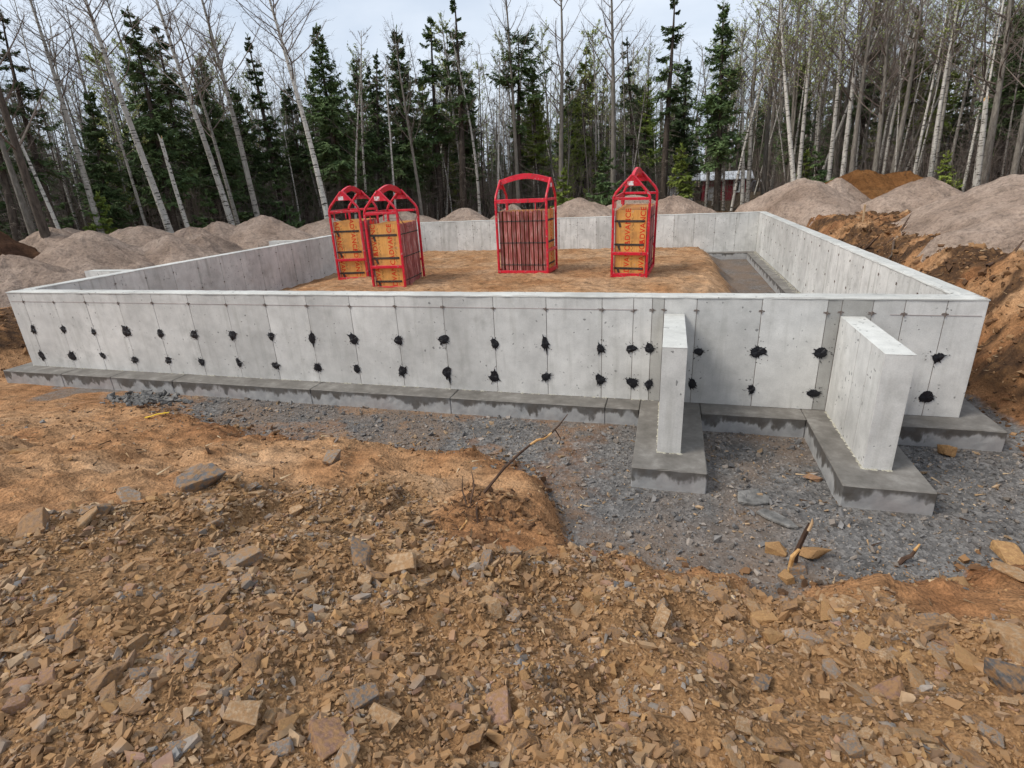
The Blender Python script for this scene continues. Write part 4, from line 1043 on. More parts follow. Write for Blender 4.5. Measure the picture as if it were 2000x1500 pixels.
# ------------------------------------------------------------------ trees
# kind, base x, base y, trunk vector x, y, z, radius at the base
TREES = [('birch',-6.45,9.26,-0.49,-0.54,8.85,0.127),('birch',-5.35,10.86,-0.47,-0.43,8.79,0.11),('birch_grey',-5.28,12.07,-0.22,-0.19,9.18,0.11),('birch',-3.3,13.54,-0.25,-0.17,9.35,0.121),('snag',-6.35,9.9,-0.17,-0.18,3.76,0.083),('birch_grey',-7.21,7.42,-0.07,-0.09,7.84,0.099),('birch_thin',-7.38,9.17,-0.08,-0.1,6.15,0.055),('birch_grey',-6.62,12.57,-0.43,-0.39,7.82,0.083),('dark',-5.42,4.59,-0.08,-0.12,6.69,0.125),('grey',-6.61,5.07,0.03,0.04,5.7,0.099),('birch_thin',-7.76,6.7,-0.2,-0.28,6.3,0.055),('birch_thin',-0.85,22.43,-0.44,-0.17,9.0,0.077),('birch_thin',-0.02,22.06,0.15,0.05,8.39,0.088),('birch_thin',0.73,22.96,0.16,0.05,7.59,0.083),('grey',3.96,23.75,-0.18,-0.03,10.79,0.143),('grey',6.65,23.5,-0.1,-0.01,10.67,0.154),('birch_thin',5.57,25.27,-0.09,-0.01,8.71,0.072),('birch_thin',-3.11,18.72,0.3,0.15,6.91,0.055),('birch_thin',-4.13,16.72,0.81,0.47,6.87,0.061),('grey',-1.96,19.27,-0.16,-0.07,8.26,0.083),('grey',1.77,23.26,-0.13,-0.03,10.79,0.115),('birch',12.84,24.07,-0.5,0.05,8.05,0.099),('birch',13.04,24.05,-0.15,0.02,8.7,0.11),('birch',14.51,20.67,-1.45,0.24,7.92,0.105),('birch',14.58,20.65,-0.39,0.07,7.84,0.094),('grey',13.9,25.2,-0.64,0.08,10.12,0.121),('birch',15.61,20.43,-0.21,0.05,7.6,0.105),('birch',16.12,20.3,-0.55,0.13,8.06,0.105),('grey',16.38,20.24,-0.31,0.08,8.56,0.115),('birch_thin',16.66,20.81,-0.29,0.08,6.99,0.077),('grey',16.95,19.43,-0.24,0.07,6.79,0.115),('grey',17.46,19.27,0.1,-0.03,7.33,0.115),('birch',18.42,18.28,-0.45,0.16,7.03,0.105),('snag',19.17,16.63,-0.29,0.12,3.14,0.105),('grey',19.57,17.13,-0.6,0.26,7.27,0.132),('grey',19.68,15.71,-0.29,0.14,5.54,0.115),('birch_thin',18.13,19.05,-0.2,0.07,6.36,0.072),('birch_thin',19.28,19.29,-0.06,0.02,6.89,0.077),('birch_thin',15.44,21.75,-0.5,0.1,7.05,0.066),('birch_thin',11.22,25.46,-0.07,0.0,7.73,0.066),('birch_thin',12.03,24.78,-0.38,0.03,7.1,0.066),('spruce_sparse',-8.4,6.87,0.29,0.4,6.88,0.176),('spruce',-7.78,10.58,0.22,0.23,7.71,0.22),('spruce',-8.73,12.29,0.36,0.36,7.77,0.198),('spruce_dense',-8.59,8.7,0.36,0.44,5.36,0.22),('spruce_dense',-8.3,13.58,0.41,0.37,6.95,0.22),('spruce_narrow',-7.24,16.1,-0.0,-0.0,7.98,0.154),('spruce_dense',-4.9,16.97,0.31,0.19,8.25,0.242),('spruce',-5.52,20.25,0.37,0.21,7.73,0.22),('spruce_narrow',-6.07,22.81,0.6,0.32,8.49,0.176),('spruce_dense',-3.6,21.27,0.37,0.18,8.86,0.22),('spruce',-2.32,22.53,0.2,0.08,9.43,0.22),('spruce_sparse',-0.81,21.78,0.39,0.14,10.2,0.22),('spruce_broken',1.73,23.64,0.03,0.01,8.73,0.242),('spruce_bright',2.46,24.72,-0.01,-0.0,7.43,0.22),('spruce_bright',4.73,26.41,-0.05,-0.01,8.35,0.176),('spruce_sparse',7.61,26.71,-0.33,-0.02,8.5,0.154),('spruce_sparse',9.12,24.26,-0.37,-0.01,9.8,0.22),('spruce',11.66,24.18,-0.34,0.02,8.94,0.242),('spruce',18.24,26.86,0.09,-0.02,8.59,0.242),('spruce_bright',19.19,22.65,-0.56,0.19,7.21,0.22),('spruce_sparse',-8.42,5.73,0.32,0.49,6.19,0.176),('spruce',10.02,30.51,-0.16,0.0,8.05,0.22),('spruce_dense',23.49,24.97,-0.49,0.22,7.16,0.242),('spruce',-7.22,17.67,0.26,0.18,6.31,0.198),('spruce_dense',-8.17,15.35,0.1,0.08,6.0,0.22),('fir_small',-7.34,7.26,0.24,0.3,2.2,0.11),('fir_small',6.5,21.6,0.07,0.01,2.93,0.11),('fir_small',9.92,23.01,-0.1,0.0,3.12,0.11),('fir_small',18.64,17.52,-0.14,0.05,1.7,0.11),('fir_small',15.32,20.5,-0.38,0.08,2.22,0.11),('fir_small',4.34,21.92,0.11,0.02,2.38,0.11),('fir_small',-7.05,11.32,0.23,0.22,2.17,0.11)]
def unit(v): return v / (np.linalg.norm(v, axis=-1, keepdims=True) + 1e-9)
def spikes(P, D, L, R, n=3):
    """thin pyramids: base P, unit direction D, length L, radius R"""
    m = len(P); ref = np.where(np.abs(D[:, 2:3]) > 0.8, np.array([[1.0, 0, 0]]), np.array([[0, 0, 1.0]]))
    a = unit(np.cross(D, ref)); b = np.cross(D, a); th = np.arange(n) * 2 * math.pi / n
    ring = P[:, None] + R[:, None, None] * (np.cos(th)[None, :, None] * a[:, None] + np.sin(th)[None, :, None] * b[:, None])
    tip = (P + D * L[:, None])[:, None]
    V = np.concatenate([ring, tip], 1).reshape(-1, 3)
    o = (np.arange(m) * (n + 1))[:, None, None]
    F = np.array([[j, (j + 1) % n, n] for j in range(n)])[None] + o
    return V, F.reshape(-1, 3)
def diamonds(P, D, N, L, W):
    """flat lance-shaped sprays: base P, direction D, plane normal N"""
    m = len(P); s = unit(np.cross(D, N)) * (W / 2)[:, None]
    mid = P + D * (L * 0.45)[:, None]
    V = np.stack([P, mid - s, P + D * L[:, None], mid + s], 1).reshape(-1, 3)
    o = (np.arange(m) * 4)[:, None]
    return V, np.concatenate([np.array([[0, 1, 2, 3]]) + o], 0)
def join(parts):
    Vs, Fs, o = [], [], 0
    for V, F in parts:
        if F.shape[1] == 4: F = np.concatenate([F[:, :3], F[:, [0, 2, 3]]], 0)
        Vs.append(V); Fs.append(F + o); o += len(V)
    return np.vstack(Vs), np.vstack(Fs)
def wander(rg, H, n, amp):
    t = np.linspace(0, 1, n); w = np.zeros((n, 3)); w[:, 2] = t * H
    a, b = rg.uniform(0, 6.28, 2)
    w[:, 0] = amp * H * (np.sin(2.3 * t + a) - math.sin(a)) * t; w[:, 1] = amp * H * (np.sin(2.9 * t + b) - math.sin(b)) * t
    return t, w
def spruce_proto(seed, H=8.0, base=0.3, R=0.14, dens=1.0, gap=0.0, bend=0.012, mat='needle', bark='dark', flat_top=False, tone=1.0, dead=1.0, r0=0.16):
    rg = np.random.default_rng(seed)
    t, P = wander(rg, H, 14, bend)
    tr = tube(P, r0 * (1 - 0.93 * t) ** 0.9, 8)
    def at_(u): return np.stack([np.interp(u, t, P[:, i]) for i in range(3)], -1)
    # live branches
    zs = []; u = base
    while u < 0.985:
        zs.append(u); u += rg.uniform(0.13, 0.24) / H / dens
    br = []
    for u in zs:
        k = rg.integers(3, 6)
        if rg.random() < gap: k = rg.integers(0, 2)
        for _ in range(k): br.append(min(0.985, u + rg.uniform(-0.014, 0.014)))
    u = np.array(br); n = len(u)
    frac = (1 - u) / (1 - base)
    Ln = H * R * 1.18 * (0.07 + 0.93 * np.clip(frac, 0, 1) ** 0.8) * rg.uniform(0.5, 1.15, n)
    if not flat_top: Ln *= np.where(frac > 0.85, rg.uniform(0.4, 1.0, n), 1)
    else: Ln = H * R * rg.uniform(0.3, 1.15, n) * (0.4 + 0.6 * (u > 0.72))
    az = rg.uniform(0, 6.283, n)
    up = np.interp(u, [base, 0.8, 1.0], [-0.42, -0.1, 0.65]) + rg.normal(0, 0.12, n)
    hd = np.stack([np.cos(az), np.sin(az), np.zeros(n)], -1)
    D = unit(hd + up[:, None] * np.array([0, 0, 1.0]))
    B = at_(u)
    S = 11
    tt = np.linspace(0.12, 1.0, S)
    # branch curve: droop then lift at the tip
    curve = lambda q: B[:, None] + D[:, None] * (Ln[:, None] * q)[..., None] + np.array([0, 0, 1.0]) * ((-0.16 * np.sin(q * 3.0) + 0.15 * q ** 3) * Ln[:, None])[..., None]
    C_ = curve(np.broadcast_to(tt, (n, S)))
    parts = []
    ax = spikes(B, D, Ln, 0.010 + 0.012 * Ln / (H * R))
    # side sprays
    M = n * S; C_ = C_.reshape(M, 3); Dm = np.repeat(D, S, 0); q = np.tile(tt, n); Lm = np.repeat(Ln, S)
    side = unit(np.cross(Dm, np.array([0, 0, 1.0])))
    for sg in (-1, 1):
        d = unit(Dm * rg.uniform(0.5, 1.0, (M, 1)) + sg * side * rg.uniform(0.6, 1.0, (M, 1)) + np.array([0, 0, 1.0]) * rg.normal(-0.22, 0.22, (M, 1)))
        l = Lm * (0.46 * (1 - q) + 0.13) * rg.uniform(0.55, 1.2, M) + 0.02
        N = unit(np.array([0, 0, 1.0]) + rg.normal(0, 0.5, (M, 3)))
        parts.append(diamonds(C_, d, N, l, 0.034 + 0.11 * l))
        for f_ in (0.35, 0.62, 0.85):
            P2 = C_ + d * (l * f_)[:, None]
            for s2 in (-1, 1):
                k_ = rg.random(M) < 0.72
                d2 = unit(d[k_] + s2 * unit(np.cross(d[k_], N[k_])) * 0.8 + rg.normal(0, 0.18, (k_.sum(), 3)))
                l2 = l[k_] * rg.uniform(0.3, 0.6, k_.sum()) + 0.03
                parts.append(diamonds(P2[k_], d2, unit(N[k_] + rg.normal(0, 0.6, (k_.sum(), 3))), l2, 0.034 + 0.10 * l2))
    parts.append(diamonds(C_, unit(Dm + rg.normal(0, 0.15, (M, 3))), unit(np.array([0, 0, 1.0]) + rg.normal(0, 0.6, (M, 3))), Lm * 0.14 + 0.05, 0.02 + 0.06 * Lm))
    mt = 14; ut = np.linspace(0.93, 1.0, mt); at2 = rg.uniform(0, 6.28, mt)
    parts.append(diamonds(at_(ut), unit(np.stack([np.cos(at2) * .5, np.sin(at2) * .5, np.ones(mt)], -1)), unit(rg.normal(size=(mt, 3))), np.full(mt, 0.16), np.full(mt, 0.045)))
    # dead lower branches
    nd_ = int(95 * dead)
    ud = rg.uniform(0.04, base + 0.12, nd_); a = rg.uniform(0, 6.283, nd_); Bd = at_(ud)
    Dd = unit(np.stack([np.cos(a), np.sin(a), rg.normal(-0.22, 0.2, nd_)], -1)); Ld = H * R * rg.uniform(0.25, 0.95, nd_)
    dl = [spikes(Bd, Dd, Ld, rg.uniform(0.006, 0.012, nd_)), ax]
    for f_ in (0.3, 0.45, 0.6, 0.75):
        for s2 in (-1, 1):
            Pd = Bd + Dd * (Ld * f_)[:, None]; d2 = unit(Dd + s2 * unit(np.cross(Dd, np.array([0, 0, 1.0]))) * 0.9 + rg.normal(0, 0.3, (nd_, 3)))
            dl.append(spikes(Pd, d2, Ld * rg.uniform(0.2, 0.45, nd_), np.full(nd_, 0.005)))
    return {'trunk': npmesh('trunk', *tr, MAT[bark], True), 'crown': npmesh('crown', *join(parts), MAT[mat]), 'dead_branches': npmesh('dead_branches', *join(dl), MAT['deadwood']), 'H': H, 'r0': r0}
def bare_proto(seed, H=11.0, r0=0.11, crown=0.45, nb=26, spread=0.20, bark='birch', buds=0, bend=0.013, twigs=1.0, limb='twig', up=0.9):
    rg = np.random.default_rng(seed)
    t, P = wander(rg, H, 16, bend)
    parts = [tube(P, r0 * (1 - 0.9 * t) ** 0.85 + 0.006, 8)]
    def at_(u): return np.stack([np.interp(u, t, P[:, i]) for i in range(3)], -1)
    u = np.sort(np.clip(crown + (1 - crown) * rg.uniform(0, 1, nb) ** 0.8, 0, 0.97)); az = np.cumsum(rg.uniform(1.6, 3.0, nb))
    L = H * spread * (1.15 - 0.75 * (u - crown) / (1 - crown)) * rg.uniform(0.55, 1.2, nb)
    limbs = []; tw = []; tips = []
    for i in range(nb):
        b = at_(np.array([u[i]]))[0]; e = up * rg.uniform(0.6, 1.3)
        d0 = unit(np.array([math.cos(az[i]), math.sin(az[i]), e])); n = 6
        q = np.linspace(0, 1, n)[:, None]
        side = unit(np.cross(d0, [0, 0, 1.0]))
        path = b + d0 * L[i] * q + np.array([0, 0, 1.0]) * (0.22 * L[i] * q ** 2) + side * (0.10 * L[i] * rg.normal() * np.sin(q * 3.1))
        rr = max(0.007, r0 * 0.34 * (1 - u[i] * 0.75)) * (1 - 0.8 * q[:, 0]) + 0.0035
        limbs.append(tube(path, rr, 4))
        m = int(rg.integers(8, 13) * twigs)
        s = rg.uniform(0.18, 1.0, m); bp = np.stack([np.interp(s, q[:, 0], path[:, k]) for k in range(3)], -1)
        d1 = unit(d0 + rg.normal(0, 0.55, (m, 3)) + np.array([0, 0, 0.35])); l1 = L[i] * rg.uniform(0.22, 0.5, m) * (1.15 - 0.5 * s)
        tw.append(spikes(bp, d1, l1, np.full(m, 0.0065)))
        for f_ in (0.25, 0.45, 0.62, 0.8):
            p2 = bp + d1 * (l1 * f_)[:, None]; d2 = unit(d1 + rg.normal(0, 0.55, (m, 3)) + np.array([0, 0, 0.15])); l2 = l1 * rg.uniform(0.3, 0.6, m)
            tw.append(spikes(p2, d2, l2, np.full(m, 0.0042)))
            tips.append(p2 + d2 * (l2 * rg.uniform(0.3, 1, m))[:, None]); tips.append(p2)
    # few short twigs on the bare trunk
    m = 26; s = rg.uniform(0.08, crown, m); bp = at_(s); a = rg.uniform(0, 6.28, m)
    d1 = unit(np.stack([np.cos(a), np.sin(a), rg.normal(0.25, 0.4, m)], -1)); tw.append(spikes(bp, d1, rg.uniform(0.15, 0.8, m), np.full(m, 0.006)))
    out = {'trunk': npmesh('trunk', *join(parts), MAT[bark], True), 'branches': npmesh('branches', *join(limbs), MAT[limb]), 'twigs': npmesh('twigs', *join(tw), MAT['twig']), 'H': H, 'r0': r0}
    if buds:
        T_ = np.vstack(tips); T_ = T_[rg.random(len(T_)) < buds]; m = len(T_)
        D = unit(rg.normal(size=(m, 3))); out['leaf_buds'] = npmesh('leaf_buds', *join([diamonds(T_, D, unit(rg.normal(size=(m, 3))), rg.uniform(0.05, 0.10, m), rg.uniform(0.035, 0.06, m))]), MAT['bud'])
    return out
def pole_proto(seed, H=7.5, r0=0.045, bark='grey', dead=110):
    rg = np.random.default_rng(seed); t, P = wander(rg, H, 10, 0.025)
    tr = tube(P, r0 * (1 - 0.88 * t) + 0.004, 6)
    m = dead; s = rg.uniform(0.12, 1, m); bp = np.stack([np.interp(s, t, P[:, k]) for k in range(3)], -1); a = rg.uniform(0, 6.28, m)
    d = unit(np.stack([np.cos(a), np.sin(a), rg.normal(0.5, 0.45, m)], -1)); l = rg.uniform(0.25, 1.1, m) * (1.1 - 0.5 * s)
    tw = [spikes(bp, d, l, np.full(m, 0.0065))]
    for f_ in (0.3, 0.5, 0.7):
        tw.append(spikes(bp + d * (l * f_)[:, None], unit(d + rg.normal(0, 0.6, (m, 3))), l * rg.uniform(0.3, 0.6, m), np.full(m, 0.0045)))
    return {'trunk': npmesh('trunk', *tr, MAT[bark], True), 'twigs': npmesh('twigs', *join(tw), MAT['twig']), 'H': H, 'r0': r0}
def snag_proto(seed):
    rg = np.random.default_rng(seed); t, P = wander(rg, 3.6, 9, 0.012)
    V, F = tube(P, 0.10 * (1 - 0.35 * t), 9)
    V = V.copy(); V[-9:, 2] += rg.uniform(-0.18, 0.22, 9)
    cap = V[-9:].mean(0) - np.array([0, 0, 0.12]); k = len(V); V = np.vstack([V, cap]); F3 = np.array([[k - 9 + j, k - 9 + (j + 1) % 9, k] for j in range(9)])
    o = {'trunk': npmesh('trunk', *join([(V, F)]), MAT['birch'], True), 'broken_top': npmesh('broken_top', V, F3, MAT['peeled']), 'H': 3.6, 'r0': 0.10}
    m = 10; s = rg.uniform(0.3, 0.95, m); bp = np.stack([np.interp(s, t, P[:, q]) for q in range(3)], -1); a = rg.uniform(0, 6.28, m)
    o['twigs'] = npmesh('twigs', *spikes(bp, unit(np.stack([np.cos(a), np.sin(a), np.full(m, 0.4)], -1)), rg.uniform(0.1, 0.5, m), np.full(m, 0.007)), MAT['twig'])
    return o
PROTO = {
 'spruce': [spruce_proto(11, base=0.30, R=0.15, gap=0.10), spruce_proto(12, base=0.38, R=0.135, gap=0.2), spruce_proto(13, base=0.26, R=0.165, gap=0.12)],
 'spruce_dense': [spruce_proto(21, base=0.24, R=0.15, dens=1.25), spruce_proto(22, base=0.32, R=0.16, dens=1.2)],
 'spruce_narrow': [spruce_proto(31, base=0.35, R=0.085, gap=0.15), spruce_proto(32, base=0.45, R=0.09, gap=0.1)],
 'spruce_sparse': [spruce_proto(41, base=0.48, R=0.105, gap=0.45, dens=0.8, bend=0.03), spruce_proto(42, base=0.42, R=0.115, gap=0.5, dens=0.8, bend=0.025)],
 'spruce_broken': [spruce_proto(51, base=0.45, R=0.16, gap=0.25, flat_top=True)],
 'spruce_bright': [spruce_proto(61, base=0.36, R=0.11, dens=1.1, mat='needle_bright', gap=0.15), spruce_proto(62, base=0.40, R=0.13, mat='needle_bright', gap=0.3)],
 'fir_small': [spruce_proto(71, H=2.4, base=0.05, R=0.30, dens=1.0, mat='needle_bright', dead=0.1, r0=0.04), spruce_proto(72, H=2.4, base=0.06, R=0.34, dens=0.9, mat='needle', dead=0.1, r0=0.04)],
 'birch': [bare_proto(81, bark='birch', crown=0.55), bare_proto(82, bark='birch', crown=0.48, spread=0.22), bare_proto(83, bark='birch', crown=0.5, bend=0.03)],
 'birch_bud': [bare_proto(84, bark='birch', crown=0.5, buds=0.35, nb=24), bare_proto(85, bark='birch', crown=0.42, buds=0.5, bend=0.015, nb=24)],
 'birch_grey': [bare_proto(91, bark='birch_grey', crown=0.45), bare_proto(92, bark='birch_grey', crown=0.5, bend=0.028)],
 'birch_thin': [bare_proto(101, H=8.5, r0=0.06, bark='birch', crown=0.5, nb=18, spread=0.13, twigs=0.8), bare_proto(102, H=8.5, r0=0.06, bark='birch_grey', crown=0.4, nb=20, spread=0.14, buds=0.7, twigs=0.9), bare_proto(103, H=8.5, r0=0.06, bark='birch', crown=0.4, nb=18, spread=0.13, bend=0.035)],
 'grey': [bare_proto(111, H=11, r0=0.15, bark='grey', crown=0.5, nb=24, spread=0.2), bare_proto(112, H=11, r0=0.15, bark='grey', crown=0.42, nb=26, spread=0.22, bend=0.028)],
 'grey_bud': [bare_proto(113, H=10, r0=0.075, bark='grey', crown=0.35, nb=30, spread=0.19, buds=0.8), bare_proto(114, H=10, r0=0.07, bark='grey', crown=0.30, nb=32, spread=0.2)],
 'dark': [bare_proto(121, H=10, r0=0.17, bark='dark', crown=0.45, nb=20)],
 'snag': [snag_proto(131), snag_proto(132)],
 'pole': [pole_proto(141), pole_proto(142, bark='birch_grey'), pole_proto(143, bark='dark', dead=130), pole_proto(144, bark='birch', r0=0.04)],
}
ZAX = Vector((0, 0, 1))
used = {}
def plant(kind, proto, x, y, vec, rad, name, label, cat, group, spin=None):
    t = empty(name); v = Vector(vec); H = v.length; STUFFY = ('twigs', 'leaf_buds', 'dead_branches', 'branches')
    z = gz(x, y) - 0.08
    sz = H / proto['H']; sr = sz if rad is None else min(max(rad / proto['r0'], 0.6 * sz), 1.3 * sz)
    spin = random.uniform(0, 6.283) if spin is None else spin
    t.matrix_world = Matrix.Translation((x, y, z)) @ ZAX.rotation_difference(v).to_matrix().to_4x4() @ Matrix.Rotation(spin, 4, 'Z') @ Matrix.Diagonal((sr, sr, sz, 1))
    for k, me in proto.items():
        if k in ('H', 'r0'): continue
        o = bpy.data.objects.new(k, me); COL.objects.link(o); o.parent = t
        if k in STUFFY: o['kind'] = 'stuff'
    return tag(t, label, cat, group)
NICE = {'spruce': 'dark green spruce', 'spruce_dense': 'dense dark spruce', 'spruce_narrow': 'narrow pointed spruce', 'spruce_sparse': 'tall sparse spruce', 'spruce_broken': 'wind broken spruce with a flat spreading top',
        'spruce_bright': 'yellow-green fir', 'fir_small': 'small bright young fir', 'birch': 'white barked bare birch', 'birch_grey': 'greyish bare birch', 'birch_thin': 'thin pale birch', 'grey': 'grey barked bare tree', 'dark': 'thick dark leaning trunk', 'snag': 'broken off white birch snag'}
NAME = {'spruce': 'spruce_tree', 'spruce_dense': 'spruce_tree', 'spruce_narrow': 'spruce_tree', 'spruce_sparse': 'spruce_tree', 'spruce_broken': 'spruce_tree', 'spruce_bright': 'fir_tree', 'fir_small': 'young_fir', 'birch': 'birch_tree', 'birch_grey': 'birch_tree', 'birch_thin': 'birch_tree', 'grey': 'bare_tree', 'dark': 'bare_tree', 'snag': 'birch_snag'}
CAT = {'spruce_tree': 'spruce', 'fir_tree': 'fir', 'young_fir': 'fir', 'birch_tree': 'birch', 'bare_tree': 'tree', 'birch_snag': 'birch'}
def bearing(x, y): return math.atan2(x - CAM.x, y - CAM.y) + 0.287       # angle right of the view axis
def where_is(x, y):
    a = math.degrees(bearing(x, y))
    for lim, txt in ((-36, 'above the dark soil bank'), (-28, 'behind the left sand piles'), (-19, 'left of the red racks'), (-10, 'behind the two paired red racks'), (-3, 'left of the wide middle rack'), (4, 'behind the wide middle rack'), (12, 'behind the narrow right rack'), (22, 'beside the red shed'), (30, 'behind the large right sand pile'), (37, 'above the rusty soil heaps')):
        if a < lim: return txt
    return 'above the biggest sand pile'
rank = {}
order_w = ['first', 'second', 'third', 'fourth', 'fifth', 'sixth', 'seventh']
rows = []
for (k, x, y, vx, vy, vz, rad) in TREES: rows.append((where_is(x, y), k, x, y, (vx, vy, vz), rad))
cnt = {}
for w, k, *_ in rows: cnt[(w, k)] = cnt.get((w, k), 0) + 1
for w, k, x, y, v, rad in sorted(rows, key=lambda r: bearing(r[2], r[3])):
    pk = k
    if k == 'birch' and x > 10: pk = 'birch_bud'
    protos = PROTO[pk]; used[pk] = used.get(pk, -1) + 1
    i = rank.get((w, k), 0); rank[(w, k)] = i + 1
    lab = f'{NICE[k]} {w}' if cnt[(w, k)] == 1 else f'{NICE[k]} {w}, {order_w[i]} from left'
    nm = NAME[k]
    plant(k, protos[used[pk] % len(protos)], x, y, v, None if ('spruce' in k or k == 'fir_small') else rad, nm, lab, CAT[nm], 'trees singled out at the edge of the wood')

# the wood behind: repeated trees in rows
EDGE = [(-62, 23), (-45, 23), (-25, 26), (-10, 30), (10, 31), (25, 29), (40, 25), (60, 24)]
def edge_r(a): return float(np.interp(a, [e[0] for e in EDGE], [e[1] for e in EDGE]))
def zone_name(a): return 'left part of the wood' if a < -18 else ('middle of the wood' if a < 14 else 'right part of the wood')
fill = [('spruce', 60, 1, 26, (4.6, 7.4)), ('spruce_dense', 50, 1.5, 24, (4.0, 6.4)), ('spruce_narrow', 24, 2, 24, (5.0, 7.6)), ('spruce_sparse', 20, 1, 18, (5.5, 8.0)), ('spruce_bright', 26, 1, 20, (4.0, 6.6)),
        ('birch_grey', 18, 0.5, 22, (6.5, 9.5)), ('birch_bud', 20, 2, 22, (6.5, 9.5)), ('grey', 14, 3, 26, (7, 10)), ('grey_bud', 90, 1, 26, (6.0, 9.5)), ('birch_thin', 130, 0, 18, (5.0, 8.4)), ('pole', 295, -0.5, 18, (4.5, 8.8)), ('fir_small', 46, -1, 12, (1.0, 3.2))]
FNAME = {'spruce': ('spruce_tree', 'dark spruce', 'spruce'), 'spruce_dense': ('spruce_tree', 'dense bushy dark spruce', 'spruce'), 'spruce_narrow': ('spruce_tree', 'slim pointed spruce', 'spruce'), 'spruce_sparse': ('spruce_tree', 'thin crowned spruce', 'spruce'), 'spruce_bright': ('fir_tree', 'yellow-green fir', 'fir'),
         'birch_grey': ('birch_tree', 'grey-white bare birch', 'birch'), 'birch_bud': ('birch_tree', 'white birch in bud', 'birch'), 'grey': ('bare_tree', 'tall grey leafless tree', 'tree'), 'grey_bud': ('bare_tree', 'twiggy grey tree in bud', 'tree'), 'birch_thin': ('birch_tree', 'thin pale birch stem', 'birch'), 'pole': ('bare_sapling', 'thin leafless sapling', 'sapling'), 'fir_small': ('young_fir', 'low young fir', 'fir')}
for kind, n, r0_, dr, (h0, h1) in fill:
    nm, nice, cat = FNAME[kind]; done = 0
    while done < n:
        a = random.uniform(-52, 55)
        right = a > 14
        if kind.startswith('spruce') and right and random.random() < 0.45: continue
        if kind in ('birch_bud', 'grey_bud', 'grey', 'birch_grey') and not right and random.random() < 0.72: continue
        r = edge_r(a) + r0_ + dr * random.random() ** 1.3
        if 14.5 < a < 23.5 and r < 46 and kind not in ('pole', 'birch_thin'): continue
        if 14.5 < a < 24.5 and r < 44 and random.random() < 0.7: continue
        th = math.radians(a) - 0.287
        x, y = CAM.x + r * math.sin(th), CAM.y + r * math.cos(th)
        H = random.uniform(h0, h1) * (1 + 0.012 * (r - 28)); lean = 0.05 if kind != 'pole' else 0.11
        if right and kind in ('pole', 'birch_thin', 'grey_bud'): H *= 1.12
        if a < -20 and kind.startswith('spruce'): H *= 0.88
        z = where_is(x, y); mid_ = (h0 + h1) / 2 * (1.12 if right and kind in ('pole', 'birch_thin', 'grey_bud') else 1); szw = 'taller' if H > mid_ * 1.12 else ('lower' if H < mid_ * 0.92 else 'middling'); row = 'in the front rows' if r < edge_r(a) + dr * 0.35 else 'deep in the wood'
        plant(kind, random.choice(PROTO[kind]), x, y, (random.gauss(0, lean) * H, random.gauss(0, lean) * H, H), None, nm, f'{szw} {nice} {row} {z}', cat, f'{szw} {nice} {row} {z}')
        done += 1
